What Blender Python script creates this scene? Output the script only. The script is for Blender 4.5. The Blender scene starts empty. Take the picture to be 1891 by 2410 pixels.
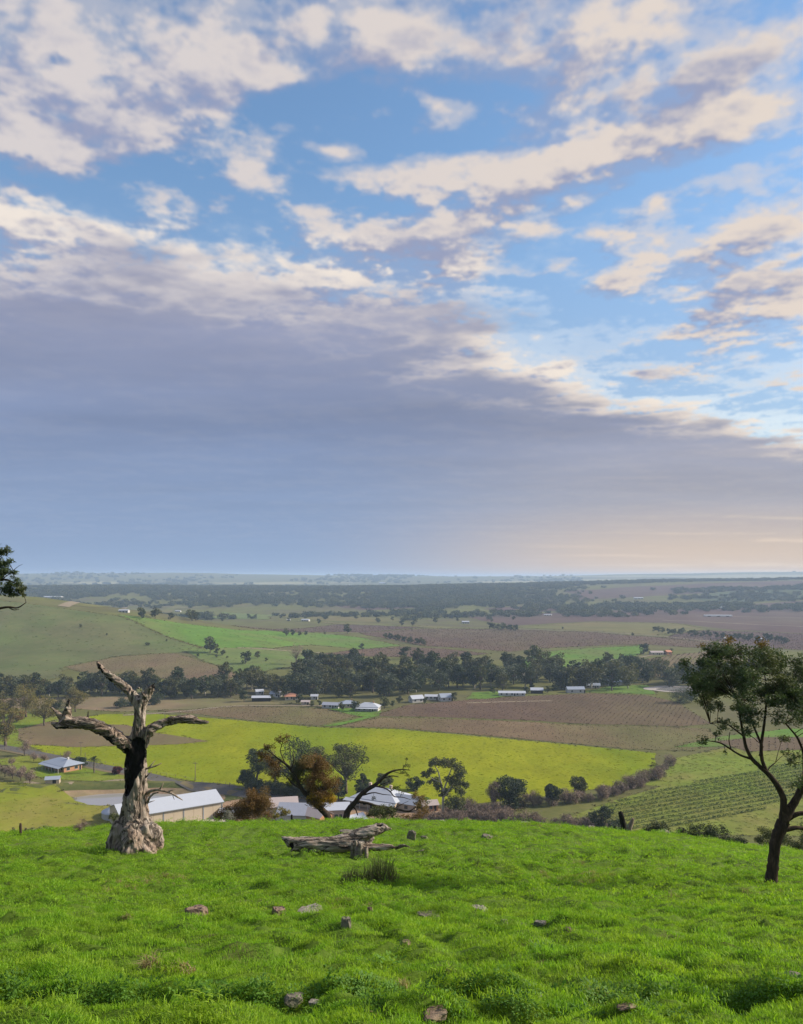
import bpy, bmesh, math, random
import numpy as np
from mathutils import Vector, noise as mnoise
from mathutils.geometry import delaunay_2d_cdt

# ------------------------------------------------------------------ camera, sky, sun, exposure
SC = bpy.context.scene
COL = SC.collection
F, CX, HY = 1900.0, 945.5, 1358.0            # focal length and principal point of the lens (photo pixels)
cam_d = bpy.data.cameras.new('camera')
cam = bpy.data.objects.new('camera', cam_d); COL.objects.link(cam)
cam.location = (0, 0, 0); cam.rotation_euler = (math.radians(90), 0, 0)
cam_d.sensor_fit = 'VERTICAL'; cam_d.sensor_height = 24.0; cam_d.lens = F / 2410 * 24.0
cam_d.shift_y = (HY - 1205.0) / 2410
cam_d.clip_start = 0.1; cam_d.clip_end = 60000
SC.camera = cam
SUN_AZ, SUN_EL = math.radians(80), math.radians(30)      # azimuth clockwise from the view direction
SC.view_settings.view_transform = 'Standard'; SC.view_settings.look = 'None'
SC.view_settings.exposure = 0.58; SC.view_settings.gamma = 1.0
SC.view_settings.use_curve_mapping = False

class NT:
    """tiny helper to write shader node trees"""
    def __init__(s, tree): s.t = tree; s.n = tree.nodes; s.l = tree.links
    def set(s, sock, v):
        if isinstance(v, bpy.types.NodeSocket): s.l.new(v, sock)
        elif v is not None:
            if hasattr(sock.default_value, '__len__') and not hasattr(v, '__len__'): v = (v,) * len(sock.default_value)
            if hasattr(sock.default_value, '__len__') and len(sock.default_value) == 4 and len(v) == 3: v = tuple(v) + (1,)
            sock.default_value = v
    def m(s, op, a, b=None, c=None, clamp=False):
        n = s.n.new('ShaderNodeMath'); n.operation = op; n.use_clamp = clamp
        for i, v in enumerate((a, b, c)):
            if v is not None: s.set(n.inputs[i], v)
        return n.outputs[0]
    def v(s, op, a, b=None, c=None):
        n = s.n.new('ShaderNodeVectorMath'); n.operation = op
        s.set(n.inputs[0], a)
        if b is not None: s.set(n.inputs[3 if op == 'SCALE' else 1], b)
        if c is not None: s.set(n.inputs[2], c)
        return n.outputs[1] if op in ('DOT_PRODUCT', 'LENGTH', 'DISTANCE') else n.outputs[0]
    def mix(s, f, a, b, mode='MIX'):
        n = s.n.new('ShaderNodeMix'); n.data_type = 'RGBA'; n.blend_type = mode
        s.set(n.inputs[0], f); s.set(n.inputs[6], a); s.set(n.inputs[7], b)
        return n.outputs[2]
    def fmix(s, f, a, b):
        n = s.n.new('ShaderNodeMix'); n.data_type = 'FLOAT'
        s.set(n.inputs[0], f); s.set(n.inputs[2], a); s.set(n.inputs[3], b)
        return n.outputs[0]
    def noise(s, vec, scale, detail=4, rough=.5, dist=0., col=False, dims='3D', lac=2.0):
        n = s.n.new('ShaderNodeTexNoise'); n.noise_dimensions = dims
        if vec is not None: s.set(n.inputs['Vector'], vec)
        n.inputs['Scale'].default_value = scale; n.inputs['Detail'].default_value = detail
        n.inputs['Roughness'].default_value = rough; n.inputs['Distortion'].default_value = dist
        n.inputs['Lacunarity'].default_value = lac
        return n.outputs['Color' if col else 'Fac']
    def map(s, x, a, b, c=0., d=1., smooth=False):
        n = s.n.new('ShaderNodeMapRange'); n.interpolation_type = 'SMOOTHSTEP' if smooth else 'LINEAR'
        for i, v in enumerate((x, a, b, c, d)): s.set(n.inputs[i], v)
        return n.outputs[0]
    def ramp(s, x, stops):
        n = s.n.new('ShaderNodeValToRGB'); e = n.color_ramp.elements
        while len(e) < len(stops): e.new(.5)
        for k, (p, c) in enumerate(stops):
            e[k].position = p; e[k].color = tuple(c) + (1,)
        s.set(n.inputs[0], x); return n.outputs[0]
    def sep(s, v):
        n = s.n.new('ShaderNodeSeparateXYZ'); s.set(n.inputs[0], v); return n.outputs
    def comb(s, x, y, z):
        n = s.n.new('ShaderNodeCombineXYZ')
        for i, v in enumerate((x, y, z)): s.set(n.inputs[i], v)
        return n.outputs[0]

# ---- sky: a Nishita sky with a broken layer of clouds on a plane above, and a grey bank beyond it
K = 0.03
def pdir(px, py):
    X, Z = (px - CX) / F, (HY - py) / F
    n = math.sqrt(1 + X * X + Z * Z)
    return X / n / (Z / n + K), 1 / n / (Z / n + K)
def blob(px, py, rx, ry, amp, rot=0.):
    """cloud mass: centre and half sizes as seen, turned into a patch of the cloud plane"""
    c = np.array(pdir(px, py))
    ca, sa = math.cos(math.radians(rot)), math.sin(math.radians(rot))
    e1 = (np.array(pdir(px + rx * ca, py - rx * sa)) - np.array(pdir(px - rx * ca, py + rx * sa))) / 2
    e2 = (np.array(pdir(px - ry * sa, py - ry * ca)) - np.array(pdir(px + ry * sa, py + ry * ca))) / 2
    inv = np.linalg.inv(np.stack([e1, e2], 1))
    return c, inv, amp
BLOBS = [blob(*b) for b in (
    (190, 110, 330, 190, .55, -10), (860, 90, 330, 120, .50, 10), (470, 245, 175, 75, .48, 10), (360, 330, 60, 40, .25, 0),
    (90, 310, 150, 70, .50, -15), (190, 395, 90, 35, .35, -20),
    (1300, 70, 330, 110, .68, 12), (1760, 70, 260, 70, .62, 20), (1330, 330, 330, 90, .66, 12), (1640, 260, 340, 110, .72, 8),
    (1200, 220, 190, 55, .40, 12), (960, 430, 250, 75, .60, -8), (1000, 560, 130, 55, .50, 5), (560, 400, 130, 60, .42, -30),
    (70, 520, 200, 65, .55, -15), (430, 525, 90, 40, .42, -10), (860, 610, 300, 65, .48, 12), (700, 500, 160, 45, .35, -35),
    (380, 620, 170, 55, .50, -5), (150, 650, 280, 60, .55, -4), (850, 680, 130, 30, .35, 0),
    (1340, 450, 50, 24, .70, 5), (1525, 455, 36, 28, .75, 0), (1440, 530, 85, 34, .75, 5), (1250, 525, 65, 28, .66, 0),
    (1285, 610, 38, 26, .75, 0), (1165, 640, 85, 30, .66, 0), (1450, 650, 85, 45, .80, 0), (1640, 600, 210, 50, .70, 14),
    (1690, 400, 60, 20, .36, 15), (1820, 510, 130, 70, .48, 20), (1850, 330, 50, 34, .40, 10), (1760, 800, 200, 90, .60, 15),
    (1830, 700, 120, 40, .45, 10), (1500, 890, 24, 14, .36, 0), (1630, 880, 34, 14, .36, 0), (740, 300, 70, 20, .55, 0), (760, 350, 75, 20, .58, 0),
    (1740, 670, 180, 28, .42, 12), (1700, 740, 150, 30, .45, 10), (1790, 640, 130, 28, .40, 14), (1720, 420, 110, 26, .36, 20), (1560, 420, 60, 16, .28, 18),
    (1040, 640, 80, 26, .34, 0), (640, 205, 120, 40, .36, 8), (840, 275, 90, 22, .30, 6), (930, 225, 70, 24, .32, 0), (300, 440, 120, 24, .30, -10), (560, 330, 110, 26, .28, -25),
    (660, 270, 150, 60, -.34, 0), (900, 330, 170, 60, -.32, 0), (330, 240, 120, 40, -.30, 0), (580, 40, 80, 60, -.25, 0),
    (330, 465, 110, 50, -.28, 0), (1400, 560, 420, 150, -.36, 0), (1400, 745, 240, 70, -.42, -15), (1560, 400, 330, 26, -.30, 8), (1140, 190, 100, 30, -.3, 0),
    (1420, 110, 110, 22, -.3, 18), (900, 705, 120, 16, -.30, 0), (1010, 700, 60, 30, .38, 0))]
BX = [(-300, 600), (0, 606), (300, 618), (620, 668), (900, 722), (1100, 770), (1300, 812), (1500, 898), (1700, 955), (1891, 992), (2100, 1030)]
bp = np.array([pdir(*q) for q in BX]); BANK = np.polyfit(bp[:, 0], bp[:, 1], 3)

def fft_tile(n, beta, seed, fmin=3., cut=.42):
    """periodic fractal noise, mean 0, std 1"""
    r = np.random.default_rng(seed)
    fx = np.fft.fftfreq(n)[:, None] * n; fy = np.fft.rfftfreq(n)[None, :] * n
    f = np.sqrt(fx * fx + fy * fy); f[0, 0] = 1
    amp = np.where(f < fmin, 0, f ** (-beta)) * np.exp(-(f / (n * cut)) ** 2)
    a = np.fft.irfft2(np.fft.rfft2(r.standard_normal((n, n))) * amp, s=(n, n))
    return ((a - a.mean()) / a.std()).astype(np.float32)
def bil(t, u, v, wrap=True):
    h, w = t.shape
    if wrap: u = u % w; v = v % h
    else: u = np.clip(u, 0, w - 1.001); v = np.clip(v, 0, h - 1.001)
    i = u.astype(np.int32); j = v.astype(np.int32); fu = (u - i).astype(np.float32); fv = (v - j).astype(np.float32)
    i %= w; j %= h; i1 = (i + 1) % w; j1 = (j + 1) % h
    return (t[j, i] * (1 - fu) + t[j, i1] * fu) * (1 - fv) + (t[j1, i] * (1 - fu) + t[j1, i1] * fu) * fv
def sst(x, a, b):
    t = np.clip((x - a) / (b - a), 0, 1); return t * t * (3 - 2 * t)
def lerp(a, b, t): return a + (b - a) * t
def lut(x, stops):
    ps = [q[0] for q in stops]
    return np.stack([np.interp(x, ps, [q[1][k] for q in stops]) for k in range(3)], -1).astype(np.float32)

def make_clouds(W=2560, H=768):
    T1, T2, T3 = fft_tile(1024, 1.75, 4, 6), fft_tile(1024, 1.6, 9, 4), fft_tile(1024, 1.5, 11, 3)
    # cloud masses on the cloud plane
    GX0, GX1, GY0, GY1, GN = -5., 5., -1., 9., 1000
    gx, gy = np.meshgrid(np.linspace(GX0, GX1, GN, dtype=np.float32), np.linspace(GY0, GY1, GN, dtype=np.float32))
    tot = np.zeros_like(gx)
    for c, inv, amp in BLOBS:
        u = (gx - c[0]) * inv[0, 0] + (gy - c[1]) * inv[0, 1]; v = (gx - c[0]) * inv[1, 0] + (gy - c[1]) * inv[1, 1]
        tot += (.88 if amp > 0 else 1.) * amp * np.exp(-1.15 * (u * u + v * v))
    # outside the masses in view the layer goes on, broken, at the same mean cover
    fr = sst(gy, .6, 1.2) * sst(gy, 6, 5) * sst(np.abs(gx) / np.maximum(gy, .3), .75, .55)
    tot = lerp(np.float32(.2), tot, fr) - .165
    edge = np.polyval(BANK, np.clip(gx, bp[:, 0].min(), bp[:, 0].max()))
    bank = gy - edge
    sc = (GN - 1) / 10.
    def dens(px, py):
        w1 = bil(T2, px * 60 + 31, py * 60 + 7); w2 = bil(T2, px * 60 + 431, py * 60 + 517)
        qx = px + .035 * w1; qy = py + .035 * w2
        qx += .016 * bil(T2, px * 230, py * 230); qy += .016 * bil(T2, px * 230 + 300, py * 230)
        b = bil(tot, (qx - GX0) * sc, (qy - GY0) * sc, False); bk = bil(bank, (qx - GX0) * sc, (qy - GY0) * sc, False) + .13 * bil(T1, px * 38 + 60, py * 38 + 20)
        nz = .13 * bil(T1, px * 120 + 5, py * 120 + 11) + .21 * (np.abs(bil(T2, px * 210 + 77, py * 210)) - .8) + .13 * (np.abs(bil(T2, px * 520 + 300, py * 520)) - .8) + .04 * bil(T3, px * 1100, py * 1100 + 40)
        bd = np.interp(bk, [-.12, .75], [-.30, 1.15]).astype(np.float32)
        return np.maximum(b, bd) + nz, bk
    # texels are denser towards the horizon and the view direction (u, v below undo this)
    vv = (np.arange(H) + .5) / H; uu = (np.arange(W) + .5) / W * 2 - 1
    el = ((1.5 - np.sqrt(2.25 - 2 * vv)) * math.pi / 2).astype(np.float32)[:, None]
    az = (np.sign(uu) * (1.8 - np.sqrt(3.24 - 3.2 * np.abs(uu))) / 1.6 * math.pi).astype(np.float32)[None, :]
    ex, ey, ez = np.cos(el) * np.sin(az), np.cos(el) * np.cos(az), np.sin(el) + 0 * az
    upz = ez + K
    px, py = ex / upz, ey / upz
    D0, bk0 = dens(px, py)
    S = 0.
    for st_, wgt in ((.035, .45), (.08, .35), (.16, .2)):
        D1, _ = dens(px * (1 - st_ * .75) + st_ * .9, py * (1 - st_ * .75)); S = S + wgt * D1
    veil = bil(T1, px * 45 + 200, py * 70 + 90)
    alpha = np.maximum(sst(D0, -.16, .40), .50 * sst(D0 + .10 * veil, -.40, .10))
    lit = np.clip(.56 + 1.7 * (D0 - S), 0, 1)
    lit = lit * (1 - .42 * sst(D0, .12, .95)) + (.13 * bil(T2, px * 170 + 50, py * 260) + .07 * bil(T2, px * 420 + 150, py * 520)) * sst(D0, .05, .35)
    azr = sst(ex, -.35, .50)[..., None]
    L = lerp(np.array((.63, .585, .585), np.float32), np.array((.72, .63, .56), np.float32), azr)
    Sh = np.array((.29, .325, .47), np.float32)
    cl = lerp(Sh, L, sst(lit, .12, .80)[..., None])
    st = bil(T1, px * 22, py * 50) * .65 + bil(T2, px * 50, py * 120) * .35
    st *= sst(ez, .02, .2) * .9 + .1
    e_ = np.clip(ez / .32, 0, 1)
    A = lut(e_, [(0, (.27, .365, .54)), (.22, (.235, .325, .50)), (.55, (.197, .258, .41)), (1, (.28, .30, .42))])
    B = lut(e_, [(0, (.72, .55, .40)), (.12, (.60, .49, .41)), (.28, (.38, .38, .43)), (.6, (.26, .29, .40)), (1, (.30, .31, .39))])
    bc = lerp(A, B, sst(azr, .10, .95))
    bc = bc * (1 + .055 * np.clip(st, -2.2, 2.2))[..., None]
    body = sst(bk0 + .07 * st + .25 * (np.abs(bil(T2, px * 120 + 9, py * 160)) - .8), .0, .85)[..., None] * .94
    # away from the bank the far clouds dissolve into the same pale air
    body = np.maximum(body, sst(ez, .16, .03)[..., None])
    rim = sst(bk0, -.25, -.02) * sst(bk0, .40, .10) * sst(lit, .35, .75)
    cl = lerp(cl, np.array((.88, .79, .69), np.float32), .7 * rim[..., None])
    cl = lerp(cl, bc, body)
    ws = bil(T1, px * 10 + 300, py * 45); wf = sst(ws, .5, 1.8) * .5 * sst(ez, .17, .05) * sst(ex, .05, .42)
    cl = lerp(cl, np.array((.84, .68, .52), np.float32), wf[..., None])
    alpha = np.maximum(alpha, sst(ez, .14, .02)); alpha = np.maximum(alpha, .48 * sst(ez, .46, .16))
    out = np.concatenate([cl, alpha[..., None]], -1).astype(np.float32)
    im = bpy.data.images.new('cloud_layer', W, H, alpha=True, float_buffer=True)
    im.colorspace_settings.name = 'Non-Color'; im.alpha_mode = 'CHANNEL_PACKED'
    im.pixels.foreach_set(out.ravel()); im.update(); im.pack()
    return im

world = bpy.data.worlds.new('World'); SC.world = world; world.use_nodes = True
wt = NT(world.node_tree); world.node_tree.nodes.clear()
tc = world.node_tree.nodes.new('ShaderNodeTexCoord')
dvx, dvy, dvz = wt.sep(wt.v('NORMALIZE', tc.outputs['Generated']))
tv = wt.m('DIVIDE', wt.m('ARCSINE', wt.m('MAXIMUM', dvz, 0.)), math.pi / 2)
ts = wt.m('DIVIDE', wt.m('ARCTAN2', dvx, dvy), math.pi); ta = wt.m('ABSOLUTE', ts)
cu = wt.m('MULTIPLY_ADD', wt.m('MULTIPLY', ts, wt.m('MULTIPLY_ADD', ta, -.8, 1.8)), .5, .5)
cv = wt.m('MULTIPLY', tv, wt.m('MULTIPLY_ADD', tv, -.5, 1.5))
env = world.node_tree.nodes.new('ShaderNodeTexImage'); env.image = make_clouds(); env.interpolation = 'Cubic'; env.extension = 'EXTEND'
wt.l.new(wt.comb(cu, cv, 0.), env.inputs[0])
sky = world.node_tree.nodes.new('ShaderNodeTexSky'); sky.sky_type = 'NISHITA'; sky.sun_disc = False
sky.sun_elevation = SUN_EL; sky.sun_rotation = SUN_AZ
sky.altitude = 200; sky.air_density = 1.25; sky.dust_density = .6; sky.ozone_density = 2.5
bg1 = world.node_tree.nodes.new('ShaderNodeBackground'); bg2 = world.node_tree.nodes.new('ShaderNodeBackground')
skc = wt.mix(1., sky.outputs[0], (.96, 1.08, 1.15), 'MULTIPLY')
wt.l.new(skc, bg1.inputs[0]); bg1.inputs[1].default_value = .100
wt.l.new(env.outputs['Color'], bg2.inputs[0]); bg2.inputs[1].default_value = .73
ms = world.node_tree.nodes.new('ShaderNodeMixShader'); wo = world.node_tree.nodes.new('ShaderNodeOutputWorld')
wt.l.new(env.outputs['Alpha'], ms.inputs[0]); wt.l.new(bg1.outputs[0], ms.inputs[1]); wt.l.new(bg2.outputs[0], ms.inputs[2])
wt.l.new(ms.outputs[0], wo.inputs[0])
world.cycles.sampling_method = 'MANUAL'; world.cycles.sample_map_resolution = 512

sun_d = bpy.data.lights.new('sun', 'SUN'); sun_d.energy = 5.0; sun_d.angle = math.radians(7); sun_d.color = (1., .88, .70)
sun = bpy.data.objects.new('sun', sun_d); COL.objects.link(sun)
sdir = Vector((math.sin(SUN_AZ) * math.cos(SUN_EL), math.cos(SUN_AZ) * math.cos(SUN_EL), math.sin(SUN_EL)))
sun.rotation_euler = sdir.to_track_quat('Z', 'Y').to_euler()
SC.cycles.max_bounces = 6; SC.cycles.diffuse_bounces = 3; SC.cycles.transmission_bounces = 4
SC.cycles.volume_bounces = 1; SC.cycles.transparent_max_bounces = 8
SC.cycles.caustics_reflective = False; SC.cycles.caustics_refractive = False

# ------------------------------------------------------------------ terrain
def hermite(xs, ys):
    xs = np.array(xs, float); ys = np.array(ys, float)
    d = np.diff(ys) / np.diff(xs); m = np.empty_like(ys); m[0], m[-1] = d[0], d[-1]
    m[1:-1] = np.where(d[1:] * d[:-1] > 0, 2 * d[1:] * d[:-1] / (d[1:] + d[:-1] + 1e-12), 0)
    def f(x):
        x = np.clip(np.asarray(x, float), xs[0], xs[-1]); i = np.clip(np.searchsorted(xs, x) - 1, 0, len(xs) - 2)
        h = xs[i + 1] - xs[i]; t = (x - xs[i]) / h
        return ((1 + 2 * t) * (1 - t) ** 2 * ys[i] + t * (1 - t) ** 2 * h * m[i] + t * t * (3 - 2 * t) * ys[i + 1] + t * t * (t - 1) * h * m[i + 1])
    return f
prof = hermite([-80, -30, 0, 6.5, 14, 22, 30, 40, 46, 52, 62, 100, 180, 230, 285, 400],
               [24, 8.4, -1.65, -3.60, -5.98, -8.34, -10.2, -12.3, -14.05, -16.4, -20.6, -38, -71, -84, -90, -90])
lhill = hermite([-900, -700, -520, -497, -429, -340, -276, -182, -100, -40], [74, 72, 66, 63, 54, 43, 31, 15, 3, 0])
lhy = hermite([700, 800, 900, 1020, 1150, 1300, 1500], [0, .22, .62, 1, .9, .35, 0])
ridge = hermite([-.9, -.47, 0, .03, .24, .5, .9], [28, 30, 31, 35, 59, 82, 95])
ridy = hermite([1900, 2400, 3000, 3600, 4200, 5200], [0, .25, .72, 1, .8, .2])
far = hermite([-1, -.5, -.3, -.1, .0, .12, .3, .5, 1], [118, 118, 122, 108, 92, 90, 108, 128, 128])
fary = hermite([5200, 6800, 8600, 10500, 17000], [0, .5, 1, .8, .3])
WAVE = fft_tile(512, 1.9, 21, 3)
def sm(x, a, b):
    t = np.clip((x - a) / (b - a), 0, 1); return t * t * (3 - 2 * t)
PC, PR = (-110., 328.5), (29., 10.5)              # farm pond: centre and half axes
def h(x, y):
    x = np.asarray(x, float); y = np.asarray(y, float)
    z = prof(y)
    k = np.where(x > -2, .0042, .0024)
    d = np.maximum(0, np.abs(x + 2) - 3)
    z = z - np.minimum(k * d * d, 3.5 + .02 * d) * sm(y, 12, 42) * (1 - sm(y, 70, 150))
    z = z + 12 * np.exp(-((x + 190) / 48) ** 2 - ((y - 262) / 58) ** 2)
    z = z + lhill(x) * lhy(y + .12 * (x + 400))
    s = x / np.maximum(y, 1)
    z = z + ridge(s) * ridy(y) + far(s) * fary(y)
    w = bil(WAVE, x / 9. + 40, y / 9.) * .8
    z = z + w * sm(y, 380, 520) * np.where(y > 650, 1.6, 1.)
    w2 = bil(WAVE, x / 60. + 10, y / 60. + 90)
    z = z + w2 * 7 * sm(y, 1500, 3500)
    # the pond basin and the bank pushed up round its far side
    e = np.sqrt(((x - PC[0]) / PR[0]) ** 2 + ((y - PC[1]) / PR[1]) ** 2)
    z = z - 1.6 * (1 - sm(e, .75, 1.25)) + 2.6 * np.exp(-((e - 1.62) / .33) ** 2) * sm(y - PC[1], -3, 8)
    return z
def hs(x, y): return float(h(x, y))
def ground_at(px, py, y0=3., y1=24000.):
    """where the line of sight through a pixel first meets the terrain"""
    a, b = (px - CX) / F, -(py - HY) / F
    ys = np.geomspace(y0, y1, 6000)
    g = b * ys - h(a * ys, ys)
    i = np.where(g < 0)[0]
    if len(i) == 0: i = [len(ys) - 1]
    i = max(int(i[0]), 1)
    g0, g1 = g[i - 1], g[i]; t = g0 / (g0 - g1) if g0 != g1 else 0
    y = ys[i - 1] + t * (ys[i] - ys[i - 1])
    return a * y, y
def G(px, py, y0=3.):
    x, y = ground_at(px, py, y0); return Vector((x, y, hs(x, y)))
def onx(px, y):
    x = (px - CX) / F * y; return Vector((x, y, hs(x, y)))
def PX(px, py, y): return Vector(((px - CX) / F * y, y, -(py - HY) / F * y))

# ------------------------------------------------------------------ materials
MATS = {}
def mat(name, build):
    if name in MATS: return MATS[name]
    m = bpy.data.materials.new(name); m.use_nodes = True
    t = NT(m.node_tree); b = m.node_tree.nodes['Principled BSDF']
    b.inputs['Specular IOR Level'].default_value = .15; b.inputs['Roughness'].default_value = .9
    build(t, b); MATS[name] = m; return m
def pos(t):
    return t.n.new('ShaderNodeNewGeometry').outputs['Position']
def objc(t):
    return t.n.new('ShaderNodeTexCoord').outputs['Object']
def attr(t, name):
    n = t.n.new('ShaderNodeAttribute'); n.attribute_name = name; return n
def bump(t, b, hgt, strength=.5, dist=.1):
    n = t.n.new('ShaderNodeBump'); n.inputs['Strength'].default_value = strength; n.inputs['Distance'].default_value = dist
    t.set(n.inputs['Height'], hgt); t.l.new(n.outputs[0], b.inputs['Normal'])
def soil_mat(name, c1, c2, c3=None, s1=.02, s2=.35, squash=(1, 1, 1), bmp=.3):
    """patchy ground: c1/c2 in fine grain, c3 in wide patches"""
    c1, c2 = tuple(v * .86 for v in c1), tuple(v * .86 for v in c2)
    if c3 is not None: c3 = tuple(v * .86 for v in c3)
    def f(t, b):
        p = t.v('MULTIPLY', pos(t), squash)
        n2 = t.noise(p, s2, 6, .65)
        col = t.mix(t.map(n2, .32, .68), c1, c2)
        if c3 is not None: col = t.mix(t.map(t.noise(p, s1, 5, .6), .42, .66), col, c3)
        n3 = t.noise(t.v('ADD', p, (31, 17, 5)), s1 * 4, 4, .6)
        col = t.mix(1., col, t.mix(t.map(n3, .3, .7), (.84, .83, .85), (1.17, 1.16, 1.12)), 'MULTIPLY')
        t.set(b.inputs['Base Color'], col)
        b.inputs['Specular IOR Level'].default_value = .03
        bump(t, b, n2, bmp, .6)
    return mat(name, f)
def plain_mat(name, col, rough=.8, var=.12, scale=1.5, spec=.15, metal=0.):
    def f(t, b):
        n = t.noise(objc(t), scale, 5, .6)
        c = t.mix(n, tuple(v * (1 - var) for v in col), tuple(min(1, v * (1 + var)) for v in col))
        t.set(b.inputs['Base Color'], c); b.inputs['Roughness'].default_value = rough
        b.inputs['Specular IOR Level'].default_value = spec; b.inputs['Metallic'].default_value = metal
    return mat(name, f)

# ------------------------------------------------------------------ object helpers
def tag(o, label=None, cat=None, group=None, kind=None):
    for k, v in (('label', label), ('category', cat), ('group', group), ('kind', kind)):
        if v: o[k] = v
    return o
def mesh_obj(name, verts, faces, material, parent=None, smooth=False, tint=None):
    me = bpy.data.meshes.new(name)
    verts = np.asarray(verts, np.float32)
    if isinstance(faces, np.ndarray):
        k = faces.shape[1]; nf = len(faces)
        me.vertices.add(len(verts)); me.vertices.foreach_set('co', verts.ravel())
        me.loops.add(nf * k); me.loops.foreach_set('vertex_index', faces.astype(np.int32).ravel())
        me.polygons.add(nf); me.polygons.foreach_set('loop_start', np.arange(0, nf * k, k, dtype=np.int32))
        me.update(calc_edges=True)
    else:
        me.from_pydata([tuple(map(float, v)) for v in verts], [], faces); me.update()
    if tint is not None:
        a = me.attributes.new('tint', 'FLOAT', 'POINT'); a.data.foreach_set('value', np.asarray(tint, np.float32))
    if material: me.materials.append(material)
    if smooth: me.polygons.foreach_set('use_smooth', np.ones(len(me.polygons), bool))
    o = bpy.data.objects.new(name, me); COL.objects.link(o)
    if parent: o.parent = parent
    return o
def empty(name, loc=(0, 0, 0), rz=0., s=1.):
    o = bpy.data.objects.new(name, None); COL.objects.link(o); o.empty_display_size = .3
    o.location = loc; o.rotation_euler = (0, 0, rz); o.scale = (s, s, s) if not hasattr(s, '__len__') else s
    return o
def copy_tree(o, parent=None):
    c = o.copy(); COL.objects.link(c); c.parent = parent
    for ch in o.children: copy_tree(ch, c)
    return c

# ------------------------------------------------------------------ ground sheet and fields
M_land = soil_mat('rough_pasture', (.105, .120, .038), (.150, .150, .055), (.115, .105, .060), .006, .25)
def build_ground():
    ys = np.concatenate([np.linspace(-70, 60, 66), np.linspace(63, 420, 150)[0:], np.geomspace(423, 17000, 330)])
    us = np.linspace(-1.25, 1.25, 300)
    U, Y = np.meshgrid(us, ys); X = U * (np.maximum(Y, 0) + 110)
    Z = h(X, Y)
    Z -= .5 * (1 - sm(np.abs(X), 34, 38)) * sm(Y, -12, -8) * (1 - sm(Y, 66, 70))      # lies under the fine hilltop sheet
    n, m = Y.shape
    i = np.arange(n * m).reshape(n, m)
    f = np.stack([i[:-1, :-1], i[:-1, 1:], i[1:, 1:], i[1:, :-1]], -1).reshape(-1, 4)
    o = mesh_obj('ground', np.stack([X, Y, Z], -1).reshape(-1, 3), f, M_land, smooth=True)
    tag(o, kind='structure')
build_ground()

FIELDS = []
def sheet(name, poly_px, material, lift=.25, y0=230., step=None, world=None):
    """a field: its outline on the ground, filled and draped over the terrain"""
    pts = world if world is not None else [ground_at(px, py, y0) for px, py in poly_px]
    pts = np.array(pts)
    ym = pts[:, 1].mean(); stp = step or max(5., ym * .014)
    bnd = []
    for a, b in zip(pts, np.roll(pts, -1, 0)):
        n = max(1, int(np.linalg.norm(b - a) / stp))
        for k in range(n): bnd.append(a + (b - a) * k / n)
    bnd = np.array(bnd); amp = min(ym * .0035, 6.)
    bnd = bnd + amp * np.stack([bil(WAVE, bnd[:, 0] / 2.5, bnd[:, 1] / 2.5), bil(WAVE, bnd[:, 0] / 2.5 + 99, bnd[:, 1] / 2.5 + 33)], 1)
    FIELDS.append((name, material.name, bnd))
    gx = np.arange(bnd[:, 0].min() + stp * .5, bnd[:, 0].max(), stp); gy = np.arange(bnd[:, 1].min() + stp * .5, bnd[:, 1].max(), stp)
    q = np.stack(np.meshgrid(gx, gy), -1).reshape(-1, 2)
    ins = np.zeros(len(q), bool)
    for a, b in zip(bnd, np.roll(bnd, -1, 0)):
        c = (a[1] > q[:, 1]) != (b[1] > q[:, 1])
        with np.errstate(divide='ignore', invalid='ignore'):
            xx = (b[0] - a[0]) * (q[:, 1] - a[1]) / (b[1] - a[1]) + a[0]
        ins ^= c & (q[:, 0] < xx)
    q = q[ins]
    vs = [Vector(v) for v in np.concatenate([bnd, q])]
    nb = len(bnd)
    ov, oe, of, *_ = delaunay_2d_cdt(vs, [(k, (k + 1) % nb) for k in range(nb)], [], 1, 1e-4)
    v = np.array([(a.x, a.y) for a in ov]); z = h(v[:, 0], v[:, 1]) + lift * .45
    o = mesh_obj(name, np.concatenate([v, z[:, None]], 1), [tuple(f) for f in of], material, smooth=True)
    for p in o.data.polygons:
        if p.normal.z < 0: p.flip()
    return tag(o, kind='structure')
def strip(name, pts, width, material, lift=.3, step=8., px=True, y0=230.):
    """road or track: a ribbon along a line on the ground"""
    w = np.array([ground_at(a, b, y0) for a, b in pts]) if px else np.array(pts)
    L = np.concatenate([[0], np.cumsum(np.linalg.norm(np.diff(w, axis=0), axis=1))])
    s = np.linspace(0, L[-1], max(4, int(L[-1] / step)))
    fx, fy = hermite(L, w[:, 0]), hermite(L, w[:, 1])
    c = np.stack([fx(s), fy(s)], 1); t = np.gradient(c, axis=0); t /= np.linalg.norm(t, axis=1)[:, None] + 1e-9
    nrm = np.stack([-t[:, 1], t[:, 0]], 1)
    V = []
    for k in (-.5, -.25, 0, .25, .5):
        q = c + nrm * width * k; V.append(np.concatenate([q, (h(q[:, 0], q[:, 1]) + lift * .45)[:, None]], 1))
    n = len(c); V = np.concatenate(V); f = []
    for r in range(4):
        i = np.arange(n - 1) + r * n
        f.append(np.stack([i + n, i, i + 1, i + 1 + n], 1)[:, ::-1])
    o = mesh_obj(name, V, np.concatenate(f), material, smooth=True)
    tag(o, kind='structure'); return o

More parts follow.
